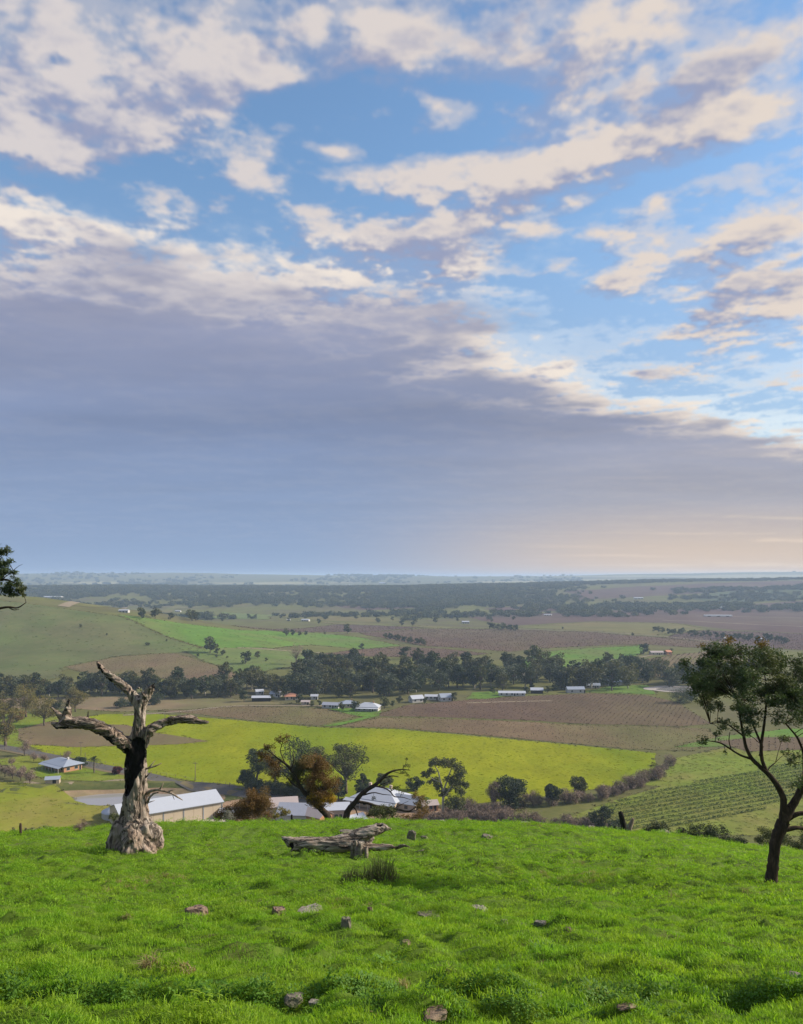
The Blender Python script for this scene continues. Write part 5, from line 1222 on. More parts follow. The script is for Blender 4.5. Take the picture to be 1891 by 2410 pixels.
for k, (px, py, w, lb) in enumerate(((285, 1666, 10, 'round dark bush on the fallow strip behind dead tree'), (310, 1662, 8, 'smaller dark bush on the fallow strip beside round bush'), (364, 1658, 11, 'dark bush right of the dead tree fork on fallow strip'), (1600, 1655, 15, 'large dark round tree beside the pale pond'), (1628, 1652, 12, 'dark tree between pale pond and leafy gum'))):
    tree_at(px, py, w * .75, w * 1.3, lb, 'round_tree', 160 + k, leaf=L_DARK, trunk=.15, low=-.05, nclump=14, rc=.33, **mid)

def palm():
    b = G(222, 1819, 250); o = empty('palm_tree', b); rng = np.random.default_rng(9); g = Geo()
    zz = np.linspace(-.3, 6.2, 9); g.tube(np.stack([0 * zz, 0 * zz, zz], 1), .34 + .05 * np.cos(zz * 5), 8); g.obj('trunk', B_GUM, o, True)
    g = Geo()
    for k in range(46):
        a = rng.uniform(0, 6.28); e = rng.uniform(-.6, 1.35); L = rng.uniform(2.6, 3.5)
        d = np.array([math.cos(a) * math.cos(e), math.sin(a) * math.cos(e), math.sin(e)]); t = np.linspace(0, 1, 10)[:, None]
        P = np.array([0, 0, 6.2]) + d * L * t + np.array([0, 0, -1]) * (t ** 2) * L * .55
        g.tube(P, np.linspace(.035, .01, 10), 3, cap=False)
        s = np.cross(d, [0, 0, 1.]); s /= np.linalg.norm(s) + 1e-6
        for j in range(1, 10):
            for sg in (-1, 1):
                tip = P[j] + s * sg * .55 * (1 - abs(j / 9 - .45)) + d * .25 - np.array([0, 0, .25]); w = d * .07
                g.add([P[j] - w, P[j] + w, tip + w * .3, tip - w * .3], [[0, 1, 2, 3]], rng.uniform(0, 1))
    g.obj('crown', L_PALM, o); tag(o, 'date palm with round fronded crown beside the brick house', 'palm')
palm()

# ---- tree belts of the valley, each tree its own object
L_OLIV = leaf_mat('olive_gum_leaves', (.042, .050, .018), (.125, .130, .050), (.110, .095, .045), .22, .25)
L_BLUE = leaf_mat('grey_gum_leaves', (.030, .042, .026), (.090, .108, .070), None, .2, .2)
FAR = [make_tree('gum_tree', 200 + k, 16 + (k * 5) % 7, 13 + k % 4 * 2.2, leaf=(L_GUM, L_DARK, L_OLIV, L_BLUE)[k % 4], bark=(B_GUM, B_WHITE)[k % 3 == 2], trunk=.36, low=-.04 + .05 * (k % 3), nclump=26, per=48, ll=1.5, lw=.85, rc=.28, sides=5) for k in range(8)]
rr = random.Random(11); k = 0
def belt(n, x0, x1, y0, y1, s0, s1, label, group, protos=FAR, jitter=True, name=None):
    global k
    for j in range(n):
        px = x0 + (x1 - x0) * (j + rr.uniform(0, 1)) / n; t = (px - x0) / (x1 - x0)
        py = rr.uniform(y0, y1) if not hasattr(y0, '__len__') else y0[0] + (y0[1] - y0[0]) * t + rr.uniform(0, y1)
        i = rr.randrange(len(protos)); s = rr.uniform(s0, s1); q = (s - s0) / (s1 - s0)
        leafy = protos[i].children[1].data.materials[0] if len(protos[i].children) > 1 else None
        look = ('small ' if q < .33 else 'tall ' if q > .72 else '') + {'dark_leaves': 'dark leaved ', 'olive_gum_leaves': 'pale olive ', 'grey_gum_leaves': 'grey green '}.get(leafy.name if leafy else '', 'green leaved ')
        copy_of(protos, i, G(px, py, 300), s, rr.uniform(0, 6), look + label, 'tree', look + group, None); k += 1
belt(44, -30, 500, 1628, 1645, .65, 1.05, 'gum in the tree belt below the left hill', 'tree belt below the left hill')
belt(44, 505, 1000, 1618, 1642, .7, 1.15, 'gum in the tree belt behind the valley hamlet', 'tree belt behind the hamlet')
belt(88, 690, 1500, 1574, 1626, .85, 1.2, 'gum in the creek wood behind the hamlet', 'gums of the creek wood')
belt(30, 1430, 1800, 1588, 1618, .8, 1.25, 'tree in the belt beyond the pale pond', 'tree belt beyond the pale pond')
belt(10, 720, 860, 1562, 1580, .6, .9, 'tree at the near edge of the small brown vineyard', 'trees by the small brown vineyard')
SMALL = [make_tree('field_tree', 220 + k, 9, 10, leaf=(L_DARK, L_GUM)[k % 2], trunk=.25, low=.05, nclump=12, per=40, ll=1.3, lw=.8, rc=.32, sides=5) for k in range(4)]
belt(13, 905, 1005, (1502, 1519), 2, .7, 1.1, 'tree in the row along the brown vineyard edge', 'tree row along the vineyard edge', SMALL)
belt(34, 1540, 1860, (1486, 1512), 6, .8, 1.4, 'tree in the grove far behind the leafy gum', 'grove behind the leafy gum', SMALL)
belt(8, 1150, 1215, (1480, 1484), 3, .9, 1.5, 'tree in the cluster on the olive strip', 'tree cluster on the olive strip', SMALL)
for px, py, s, lb in ((495, 1537, 2.0, 'big spreading dark tree alone on the green pasture'), (512, 1541, .8, 'small tree touching the big pasture tree'), (525, 1543, .7, 'round bush right of the big pasture tree'), (578, 1563, 1.5, 'brownish tree alone below the green pasture'),
                      (607, 1550, .9, 'dark bush beside the brownish lone tree'), (725, 1574, 2.2, 'tall dark tree at the corner of the creek wood'), (675, 1497, 1.2, 'dark tree at the pasture top beside farm trees'), (690, 1496, 1., 'smaller dark tree at the pasture top'), (705, 1497, .8, 'low dark tree at the pasture top'),
                      (720, 1496, .8, 'round dark tree at the end of the pasture top row'), (765, 1494, .5, 'tiny tree at the pasture corner'), (852, 1529, .9, 'round dark tree alone at the small vineyard edge'), (818, 1492, 1.8, 'wide umbrella shaped dark tree on the plain'),
                      (955, 1552, 1.6, 'dark rounded tree above the creek wood edge'), (1255, 1566, 2.3, 'high dark tree crown above the hamlet wood'), (1515, 1540, 1.5, 'dark tree beside the pale farm on the hill'), (1580, 1540, .8, 'small tree by the pale farm yard'), (1562, 1541, .5, 'tiny tree by the pale farm'),
                      (1490, 1497, .6, 'lone bush on the track through the brown plain'), (1325, 1481, .5, 'tiny tree on the olive strip track')):
    copy_of(SMALL, k, G(px, py, 300), s, k, lb, 'tree', None); k += 1
for px, py in ((190, 1477), (252, 1496), (350, 1520), (345, 1519), (393, 1510), (467, 1546), (535, 1550), (627, 1556), (530, 1574), (545, 1579), (510, 1548)):
    copy_of(SMALL, k, G(px, py, 300), rr.uniform(.32, .55), k, 'small dark shrub dotted on the pale hill pasture', 'shrub', 'shrubs dotted on the hill'); k += 1
tree_at(698, 1565, 22, 18, 'tall bare grey tree standing alone by the green pasture', 'bare_tree', 230, leaf=L_TWIG, bark=B_GUM, trunk=.35, low=.25, nclump=14, per=26, ll=3.2, lw=.25, rc=.3, twiggy=True)
for j in range(26):
    px = rr.uniform(560, 1230); copy_of(SMALL, k, G(px, rr.uniform(1452, 1474), 300), rr.uniform(.8, 1.5), k, 'dark tree scattered on the far plain beyond the pasture', 'tree', 'trees scattered on the far plain'); k += 1
for j in range(12):
    px = rr.uniform(300, 560); copy_of(SMALL, k, G(px, rr.uniform(1448, 1458) + (px - 300) * .03, 300), rr.uniform(.9, 1.7), k, 'dark tree behind the top edge of the left hill', 'tree', 'trees behind the left hill'); k += 1

for j, (px, py) in enumerate(((575, 1652), (640, 1650), (705, 1656), (735, 1664), (752, 1662), (805, 1672), (838, 1674), (905, 1668), (925, 1664), (940, 1656), (1000, 1655), (1070, 1650), (1240, 1634), (1290, 1632), (1305, 1626), (1372, 1622), (1415, 1616), (1475, 1614), (1160, 1632))):
    copy_of(SMALL, k, G(px, py, 300), rr.uniform(.45, .95), k, 'dark garden tree standing between the hamlet houses', 'tree', 'garden trees of the hamlet'); k += 1
# ---- far woods: too far to tell trees apart
def woods():
    protos = []
    for j in range(4):
        g = Geo(); rng = np.random.default_rng(300 + j)
        for c in range(7):
            p = np.array([rng.uniform(-9, 9), rng.uniform(-9, 9), rng.uniform(4, 8)]); g.leaves(ball_points(rng, p, rng.uniform(4, 6.5), 42, .9, .4), 3.2, 2.2, rng, rng.uniform(.2, .8), .1)
        protos.append(g.obj('w', (L_DARK, L_GUM)[j % 2]))
    rng = np.random.default_rng(17); T = fft_tile(512, 1.6, 70, 4)
    n = 90000; lo = np.sqrt(rng.uniform(1650.**2, 4300.**2, n)); s = rng.uniform(-.75, .75, n); x = s * lo
    nz = bil(T, x / 14, lo / 30); nz2 = bil(T, x / 6 + 100, lo / 12 + 50)
    core = sst(lo, 2150, 2450) * sst(lo, 3750, 3600) * sst(s, .30, .12)
    rid = np.exp(-((lo - 3570) / 55) ** 2) * 1.2
    lines = (bil(T, x / 22 + 40, lo / 7 + 9) > 1.15) * .9
    right = sst(s, .1, .25) * (bil(T, x / 30 + 140, lo / 9 + 190) > .9) * .9
    pr = core * (.55 + .35 * nz) + rid + lines * .4 + right * sst(lo, 1900, 2200) + .5 * (nz + .5 * nz2 > 1.4)
    kk = rng.uniform(0, 1, n) < pr * .36
    x, y = x[kk], lo[kk]
    n2 = 16000; d = np.sqrt(rng.uniform(4300.**2, 12500.**2, n2)); s2 = rng.uniform(-.72, .72, n2); x2 = s2 * d
    k2 = bil(T, x2 / 60 + 7, d / 130) + .4 * rng.standard_normal(n2) > .75
    x = np.concatenate([x, x2[k2]]); y = np.concatenate([y, d[k2]])
    sc = rng.uniform(.6, 1.15, len(x)) * np.where(y > 4300, 1.7, 1.); z = h(x, y) - .6
    scatter('woodland', np.stack([x, y, z], 1), sc, rng.uniform(0, 6.28, len(x)), rng.integers(0, 4, len(x)), protos)
woods()

# ---- tufts on the hilltop
def tuft(px, py, wpx, hpx, label, material, n, seed, lean=.35, name='rush_tussock', wid=.012):
    b = HG(px, py); sc = b.y / F
    o = blade_clump(name, n, wpx * sc * .52, hpx * sc * 1.5, wid, seed, material, lean, dome=.75); o.location = b; o.rotation_euler = (0, 0, 0); o.scale = (1, .7, 1)
    return tag(o, label, 'tussock')
tuft(895, 2078, 90, 52, 'large dark green rush tussock in front of the log', L_RUSH, 700, 1, .45)
tuft(832, 2074, 60, 28, 'low dark rush tussock beside the large tussock', L_RUSH, 300, 2, .5)
tuft(1125, 2042, 20, 20, 'small clump of dark rushes right of the large tussock', L_RUSH, 60, 3, .2)
tuft(1092, 2040, 18, 14, 'thin rush stems beside the small rush clump', L_RUSH, 34, 4, .2)
tuft(360, 2282, 62, 30, 'windblown pale dry grass tussock on the slope', M_straw, 260, 5, 1.1, 'dry_tussock')
tuft(420, 2284, 80, 20, 'flattened green and straw tussock beside windblown one', M_straw, 120, 6, 1.2, 'dry_tussock')
for k, (px, py, w, hh) in enumerate(((1365, 2035, 34, 14), (1580, 2110, 40, 12), (1275, 2275, 26, 18), (1060, 2290, 34, 18), (950, 2320, 40, 18), (1560, 2280, 40, 12), (300, 2160, 24, 10), (120, 2330, 40, 12), (880, 2395, 50, 16), (205, 1992, 30, 12), (500, 1992, 26, 16))):
    tuft(px, py, w, hh, 'small tuft of dry straw grass on the slope', M_straw, 60, 20 + k, .9, 'dry_tussock', .008)['group'] = 'dry straw tufts'

# ------------------------------------------------------------------ buildings
M_iron = plain_mat('galvanised_roof', (.25, .29, .37), .5, .08, .4, .4)
M_white = plain_mat('white_roof', (.38, .41, .48), .55, .06, .4, .3)
M_greyr = plain_mat('grey_blue_roof', (.26, .28, .35), .5, .12, .4, .3)
M_pinkr = plain_mat('faded_roof', (.36, .31, .31), .6, .12, .4)
M_terra = plain_mat('terracotta_roof', (.42, .20, .13), .8, .15, .6)
M_brick = plain_mat('orange_brick', (.36, .19, .11), .9, .15, .8)
M_cream = plain_mat('cream_wall', (.46, .39, .31), .8, .05, .3)
M_panel = plain_mat('cream_panel', (.46, .385, .295), .75, .04, .25)
M_stone = plain_mat('stone_wall', (.42, .34, .27), .9, .18, .9)
M_wht = plain_mat('white_wall', (.42, .41, .40), .8, .06, .4)
M_trim = plain_mat('grey_steel', (.22, .24, .27), .5, .1, 1., .4)
M_glass = plain_mat('window_glass', (.030, .035, .042), .08, .2, 1., .6)
M_dim = plain_mat('dark_doorway', (.030, .026, .024), .8, .2, 1.)  # near-black colour stands in for shade in doorways and open shed fronts
M_pole = plain_mat('pole_wood', (.16, .13, .11), .9, .2, 3.)
def boxv(x0, x1, y0, y1, z0, z1):
    v = [(x, y, z) for z in (z0, z1) for y in (y0, y1) for x in (x0, x1)]
    return v, [(0, 2, 3, 1), (4, 5, 7, 6), (0, 1, 5, 4), (2, 6, 7, 3), (0, 4, 6, 2), (1, 3, 7, 5)]
def box(name, b, m, parent):
    v, f = boxv(*b); return mesh_obj(name, v, f, m, parent)
def thick(name, top, faces, m, parent, t=.12):
    n = len(top); v = list(top) + [(a, b, c - t) for a, b, c in top]; f = list(faces) + [tuple(i + n for i in reversed(q)) for q in faces]
    from collections import Counter
    ed = Counter(); dirn = {}
    for q in faces:
        for a, b in zip(q, q[1:] + q[:1]): ed[frozenset((a, b))] += 1; dirn[frozenset((a, b))] = (a, b)
    for e, c in ed.items():
        if c == 1:
            a, b = dirn[e]; f.append((b, a, a + n, b + n))
    return mesh_obj(name, v, f, m, parent)
def roof_hip(parent, L, W, z, rise, ov, m, ridge=None, name='roof'):
    a, b = L / 2 + ov, W / 2 + ov; r = max(.3, L / 2 - W / 2) if ridge is None else ridge
    return thick(name, [(-a, -b, z), (a, -b, z), (a, b, z), (-a, b, z), (-r, 0, z + rise), (r, 0, z + rise)], [(0, 1, 5, 4), (1, 2, 5), (2, 3, 4, 5), (3, 0, 4)], m, parent)
def roof_gable(parent, L, W, z, rise, ov, m, name='roof'):
    a, b = L / 2 + ov, W / 2 + ov; e = z - rise * ov / (W / 2)
    return thick(name, [(-a, -b, e), (a, -b, e), (a, 0, z + rise), (-a, 0, z + rise), (a, b, e), (-a, b, e)], [(0, 1, 2, 3), (3, 2, 4, 5)], m, parent)
def walls(parent, L, W, H, m, gable=0.):
    a, b = L / 2, W / 2; v = [(-a, -b, -.6), (a, -b, -.6), (a, b, -.6), (-a, b, -.6), (-a, -b, H), (a, -b, H), (a, b, H), (-a, b, H)]
    f = [(0, 1, 5, 4), (2, 3, 7, 6)]
    if gable: v += [(a, 0, H + gable), (-a, 0, H + gable)]; f += [(1, 2, 6, 8, 5), (3, 0, 4, 9, 7)]
    else: f += [(1, 2, 6, 5), (3, 0, 4, 7)]
    return mesh_obj('wall', v, f, m, parent)
def opening(parent, side, L, W, u, z, w, hh, m=None, name='window', frame=True):
    """window or door on the -y, +x, +y or -x wall, standing 3 cm proud, with its frame"""
    t = .05
    if side in ('-y', '+y'):
        s = -1 if side == '-y' else 1; y = s * W / 2
        o = box(name, (u - w / 2, u + w / 2, min(y, y + s * t), max(y, y + s * t), z, z + hh), m or M_glass, parent)
        if frame:
            for a in ((u - w / 2 - .08, u - w / 2, z - .05, z + hh + .08), (u + w / 2, u + w / 2 + .08, z - .05, z + hh + .08), (u - w / 2, u + w / 2, z + hh, z + hh + .08), (u - w / 2, u + w / 2, z - .1, z)):
                box('frame', (a[0], a[1], min(y, y + s * .08), max(y, y + s * .08), a[2], a[3]), M_wht, o)
    else:
        s = -1 if side == '-x' else 1; x = s * L / 2
        o = box(name, (min(x, x + s * t), max(x, x + s * t), u - w / 2, u + w / 2, z, z + hh), m or M_glass, parent)
        if frame:
            for a in ((u - w / 2 - .08, u - w / 2, z - .05, z + hh + .08), (u + w / 2, u + w / 2 + .08, z - .05, z + hh + .08), (u - w / 2, u + w / 2, z + hh, z + hh + .08), (u - w / 2, u + w / 2, z - .1, z)):
                box('frame', (min(x, x + s * .08), max(x, x + s * .08), a[0], a[1], a[2], a[3]), M_wht, o)
    return o

def long_shed():
    L, W, H, R = 37., 16., 6.2, 2.7; ang = math.radians(34)
    c = np.array([-82.5, 292.5]) + np.array([-math.sin(ang), math.cos(ang)]) * 8
    o = empty('long_shed', (c[0], c[1], -90.2), ang)
    nb = 10; st = L / nb
    for k in range(nb):
        box('wall_panel', (-L / 2 + k * st + .03, -L / 2 + (k + 1) * st - .03, -W / 2, -W / 2 + .12, -.5, H - .05), M_panel, o)
    for k in range(0, nb + 1, 2):
        x = min(max(-L / 2 + k * st, -L / 2 + .2), L / 2 - .2); box('post', (x - .17, x + .17, -W / 2 - .12, -W / 2 - .003, -.5, H - .08), M_trim, o)
    for s, nm in ((-1, 'end_wall'), (1, 'end_wall')):
        x = s * L / 2; t = -s * .12
        v = [(x, -W / 2 + .13, -.5), (x, W / 2, -.5), (x, W / 2, H - .1), (x, 0, H + R - .15), (x, -W / 2 + .13, H - .1)]
        v = v + [(a + t, b, cc) for a, b, cc in v]; f = [(0, 1, 2, 3, 4), (9, 8, 7, 6, 5)] + [(i, i + 5, (i + 1) % 5 + 5, (i + 1) % 5) for i in range(5)]
        mesh_obj(nm, v, f, M_panel, o)
    box('back_wall', (-L / 2 + .15, L / 2 - .15, W / 2 - .12, W / 2 - .003, -.5, H - .1), M_panel, o)
    roof_gable(o, L, W, H, R, .5, M_white); box('gutter', (-L / 2 - .4, L / 2 + .4, -W / 2 - .68, -W / 2 - .53, H - .42, H - .24), M_trim, o)
    tag(o, 'long cream panelled farm shed with white roof beside the pond', 'shed')
    ap = [(-L / 2 - 1, -W / 2 - 5.5), (L / 2 + 3, -W / 2 - 5.5), (L / 2 + 3, -W / 2 + .1), (-L / 2 - 1, -W / 2 + .1)]
    ca, sa = math.cos(ang), math.sin(ang)
    sheet('concrete_apron', None, plain_mat('concrete', (.44, .40, .35), .9, .1, .2), lift=.3, world=[(c[0] + a * ca - b * sa, c[1] + a * sa + b * ca) for a, b in ap], step=4)
    t = empty('water_tank', (-105.5, 302., -90.4)); g = Geo(); zz = [-.5, 0, 3.0, 3.05]
    g.tube(np.array([(0, 0, z) for z in zz]), [6.3] * 4, 40, cap=False); g.obj('wall', M_wht, t, False)
    g = Geo(); g.tube(np.array([(0, 0, 2.95), (0, 0, 3.15), (0, 0, 3.7)]), [6.45, 6.4, .2], 40); g.obj('roof', M_white, t, False)
    g = Geo(); g.tube(np.array([(0, 0, 1.25), (0, 0, 1.32)]), [6.36, 6.36], 40, cap=False); g.obj('hoop', M_iron, t, False)
    tag(t, 'round pale water tank beside the long shed', 'water tank')
    v = empty('parked_trailer', (-62.5, 292, hs(-62.5, 292)), ang)
    box('tray', (-2.4, 2.4, -1, 1, .75, 1.0), M_iron, v); box('side_board', (-2.4, 2.4, -1.06, -1.003, .8, 1.5), M_iron, v); box('load', (-2, 1.6, -.8, .8, 1.003, 1.7), M_wht, v)
    for sx in (-.7, .5):
        for sy in (-1.05, 1.05):
            g = Geo(); g.tube(np.array([(sx, sy - .12, .42), (sx, sy + .12, .42)]), [.42, .42], 12); g.obj('wheel', M_char, v, False)
    tag(v, 'pale loaded trailer parked at the end of the long shed', 'trailer')
long_shed()
def brick_house():
    ang = math.atan2(-10., 13.3)       # long axis runs from far left to the near corner
    cx, cy = -154.7, 370.; L, W = 16.6, 9.; d = np.array([math.cos(ang), math.sin(ang)]); n = np.array([-d[1], d[0]])
    c = np.array([cx, cy]) - d * L / 2 + n * W / 2
    o = empty('brick_house', (c[0], c[1], hs(c[0], c[1]) + .1), ang)
    walls(o, L, W, 2.9, M_brick); rf = roof_hip(o, L, W, 2.9, 1.9, 1.0, M_iron)
    box('chimney', (3.2, 4., -.1, .7, 3.9, 5.7), M_wht, rf)
    rf2 = thick('verandah_roof', [(-L / 2 - .6, -W / 2 - 3.0, 2.35), (L / 2 + .2, -W / 2 - 3.0, 2.35), (L / 2 + .2, -W / 2 - .98, 2.83), (-L / 2 - .6, -W / 2 - .98, 2.83)], [(0, 1, 2, 3)], M_iron, o, .08)
    for k in range(7):
        x = -L / 2 + k * L / 6; box('verandah_post', (x - .07, x + .07, -W / 2 - 2.9, -W / 2 - 2.76, -.3, 2.25), M_wht, o)
    for x in (-6, -3.2, .5, 3.5, 6.4): opening(o, '-y', L, W, x, .8, 1.4, 1.4)
    opening(o, '-y', L, W, -1.3, 0, 1., 2.1, M_dim, 'door')
    for y in (-2.4, 1.6): opening(o, '+x', L, W, y, .8, 1.6, 1.3)
    opening(o, '+x', L, W, 3.6, .0, .9, 2.1, M_dim, 'door')
    tag(o, 'orange brick house with grey blue hipped roof and verandah beside palm', 'house')
    b = G(125, 1842, 260); o = empty('garden_hut', b, .25); walls(o, 5.5, 3.2, 1.9, M_stone, .9); roof_gable(o, 5.5, 3.2, 1.9, .9, .35, M_iron); opening(o, '-y', 5.5, 3.2, .8, 0, 1.4, 1.6, M_dim, 'door', False)
    tag(o, 'tiny hut with pale iron roof below the brick house', 'hut')
brick_house()
def gen_house(px, py, L, W, H, R, ang, roof_m, wall_m, label, kind='gable', y=None, name='house', cat='house', wins=3, ver=False, lift=.1, chim=False):
    p = onx(px, y) if y else G(px, py, 240.)
    o = empty(name, (p.x, p.y, p.z + lift), math.radians(ang))
    if kind == 'gable': walls(o, L, W, H, wall_m, R); rf = roof_gable(o, L, W, H, R, .45, roof_m)
    else: walls(o, L, W, H, wall_m); rf = roof_hip(o, L, W, H, R, .6, roof_m)
    for k in range(wins): opening(o, '-y', L, W, -L / 2 + (k + .5) * L / wins, .9, min(1.3, L / wins * .5), 1.2)
    if wins: opening(o, '-y', L, W, -L / 2 + (wins // 2 + 1.) * L / wins if wins > 1 else L * .3, 0, .95, 2.1, M_dim, 'door', False); opening(o, '+x', L, W, 0, .9, 1.3, 1.2); opening(o, '-x', L, W, 0, .9, 1.3, 1.2)
    if chim: box('chimney', (L * .2, L * .2 + .7, -.3, .4, H + R * .5, H + R + .9), M_brick, rf)
    if ver:
        thick('verandah_roof', [(-L / 2 - .3, -W / 2 - 2.6, H - .75), (L / 2 + .3, -W / 2 - 2.6, H - .75), (L / 2 + .3, -W / 2 - .47, H - .25), (-L / 2 - .3, -W / 2 - .47, H - .25)], [(0, 1, 2, 3)], roof_m, o, .08)
        for k in range(5): x = -L / 2 + k * L / 4; box('verandah_post', (x - .07, x + .07, -W / 2 - 2.5, -W / 2 - 2.36, -.3, H - .85), M_wht, o)
    return tag(o, label, cat)
def farmhouse():
    ang = math.radians(-27); o = empty('farmhouse', (-8., 319.5, -89.9), ang); L, W, H, R = 19., 13., 3.4, 3.4
    walls(o, L, W, H, M_stone); rf = roof_hip(o, L, W, H, R, .7, M_white)
    box('chimney', (-5.4, -4.4, -.5, .5, H + 2.2, H + 4.6), M_stone, rf); box('chimney', (3.4, 4.4, .3, 1.2, H + 2.0, H + 4.4), M_stone, rf)
    thick('verandah_roof', [(-L / 2 - 2.6, -W / 2 - 2.9, 2.55), (L / 2 + .7, -W / 2 - 2.9, 2.55), (L / 2 + .7, -W / 2 - .72, 3.2), (-L / 2 - 2.6, -W / 2 - .72, 3.2)], [(0, 1, 2, 3)], M_white, o, .08)
    for k in range(7): x = -L / 2 - 2.3 + k * (L + 2.6) / 6; box('verandah_post', (x - .08, x + .08, -W / 2 - 2.8, -W / 2 - 2.64, -.3, 2.45), M_wht, o)
    for x in (-7, -4, 2.2, 6): opening(o, '-y', L, W, x, .8, 1.3, 1.6)
    opening(o, '-y', L, W, -.9, 0, 1.1, 2.2, M_dim, 'door')
    ws = [(L / 2 - .2, -4.2), (L / 2 + 7.5, -4.2), (L / 2 + 7.5, 2.6), (L / 2 - .2, 2.6)]
    x0, x1, y0, y1 = L / 2 + .01, L / 2 + 7.5, -4.2, 2.6; ym = (y0 + y1) / 2
    mesh_obj('wing_wall', [(x0, y0, -.6), (x1, y0, -.6), (x1, y1, -.6), (x0, y1, -.6), (x0, y0, 3.1), (x1, y0, 3.1), (x1, y1, 3.1), (x0, y1, 3.1), (x1, ym, 5.3)], [(0, 1, 5, 4), (1, 2, 6, 8, 5), (2, 3, 7, 6)], M_stone, o)
    thick('wing_roof', [(x0 - 2.5, y0 - .5, 2.8), (x1 + .5, y0 - .5, 2.8), (x1 + .5, ym, 5.45), (x0 - 2.5, ym, 5.45), (x1 + .5, y1 + .5, 2.8), (x0 - 2.5, y1 + .5, 2.8)], [(0, 1, 2, 3), (3, 2, 4, 5)], M_white, o)
    wn = box('window', (x1, x1 + .05, ym - .6, ym + .6, .9, 2.3), M_glass, o); box('window', (x0 + 2.8, x0 + 4.2, y0 - .05, y0, .9, 2.2), M_glass, o)
    tag(o, 'stone farmhouse with big white hipped roof behind the broken tree', 'house')
farmhouse()
gen_house(668, 0, 10, 11, 3.6, 2.2, 12, M_pinkr, M_cream, 'small house with faded pinkish roof behind the rusty bush', y=309., wins=2)
gen_house(698, 0, 12, 12, 3.7, 2.7, -6, M_greyr, M_wht, 'long building with grey blue roof behind the black post', y=299., wins=3)
gen_house(748, 0, 8, 7, 3.8, 1.8, -35, M_pinkr, M_brick, 'orange brick shed at the foot of rusty tree', y=294., wins=1, name='brick_shed', cat='shed')
gen_house(790, 0, 10, 9, 3.9, 1.5, 8, M_white, M_stone, 'low stone cottage with pale roof between the two brow trees', y=303., wins=3)
gen_house(832, 0, 8, 6, 2.6, 1.8, 40, M_white, M_wht, 'small white gabled outbuilding below the broken tree', y=291., wins=1, name='outbuilding', cat='outbuilding')
gen_house(548, 0, 9, 5, 2.6, .9, 6, M_white, M_cream, 'low pale lean shed at the end of long shed', y=303., wins=0, name='shed', cat='shed')
gen_house(1010, 0, 6, 5, 2.6, 1.2, 15, M_pinkr, M_brick, 'small brick shed between farmhouse wing and white gum', y=312., wins=1, name='shed', cat='shed')
# hamlet in the valley
for a in ((616, 1650, 16, 7, 3.2, 1.2, 3, M_white, M_dim, 'long open fronted white roofed shed at hamlet edge', 'gable', 0), (611, 1634, 7, 6, 2.8, 1.5, 20, M_white, M_wht, 'tiny white house behind the open fronted shed', 'gable', 1),
          (650, 1640, 9, 7, 3, 1.8, -15, M_white, M_wht, 'white gabled house beside the terracotta roofed house', 'gable', 2), (687, 1646, 12, 9, 2.9, 2.3, 8, M_terra, M_cream, 'house with terracotta hipped roof in hamlet', 'hip', 3),
          (781, 1666, 14, 8, 2.8, 1.5, -12, M_greyr, M_wht, 'grey roofed house in front of the dark hamlet trees', 'gable', 3), (820, 1664, 13, 9, 3, 2.2, 5, M_iron, M_cream, 'pale hipped house beside the large white homestead', 'hip', 3),
          (868, 1672, 18, 11, 3.2, 2.8, -10, M_white, M_wht, 'large white homestead with hipped roof and verandah', 'hip', 4), (980, 1652, 11, 8, 3.2, 2.2, 25, M_white, M_wht, 'white gabled house at the top of brown vineyard', 'gable', 2),
          (1020, 1646, 14, 6, 2.8, 1.2, -5, M_white, M_wht, 'low long white house joining two gabled houses', 'gable', 4), (1048, 1649, 10, 9, 3.4, 2.4, 15, M_iron, M_wht, 'pale gabled house at the green paddock edge', 'gable', 2),
          (1205, 1637, 24, 7, 2.6, 1.3, -3, M_white, M_wht, 'long low white building along the vineyard top', 'gable', 5), (1264, 1631, 11, 8, 3, 1.6, -8, M_white, M_dim, 'white roofed open shed beside the long low building', 'gable', 0),
          (1331, 1620, 9, 7, 3, 1.8, 10, M_white, M_wht, 'small white house behind the pale blue shed', 'gable', 2), (1354, 1630, 16, 8, 3.4, 1.8, 4, M_iron, M_wht, 'pale blue roofed shed at the vineyard corner', 'gable', 2),
          (1395, 1619, 14, 7, 2.8, 1.6, -6, M_iron, M_cream, 'pale roofed house beside the small green paddock', 'gable', 3), (1445, 1611, 16, 8, 3, 1.4, 8, M_white, M_wht, 'long white roofed shed under the dark belt', 'gable', 0),
          (1545, 1541, 18, 9, 3.4, 1.6, 4, M_pinkr, M_cream, 'pale hill farm building beside the dark tree', 'gable', 3), (1572, 1541, 8, 8, 4, 2, 20, M_terra, M_brick, 'pinkish brick farm tower house on the hill', 'gable', 1),
          (720, 1658, 7, 5, 2.4, 1., 0, M_pinkr, M_stone, 'low brown hut beside the clipped hedge in hamlet', 'gable', 1), (741, 1646, 6, 5, 3, 1.2, 0, M_white, M_wht, 'tiny white hut under the tall hamlet gums', 'gable', 1)):
    gen_house(a[0], a[1], a[2] * .82, a[3] * .85, a[4] * .9, a[5] * .9, *a[6:9], a[9], a[10], wins=a[11], ver='verandah' in a[9], chim='homestead' in a[9], name='shed' if 'shed' in a[9] else 'house', cat='shed' if 'shed' in a[9] else 'house')
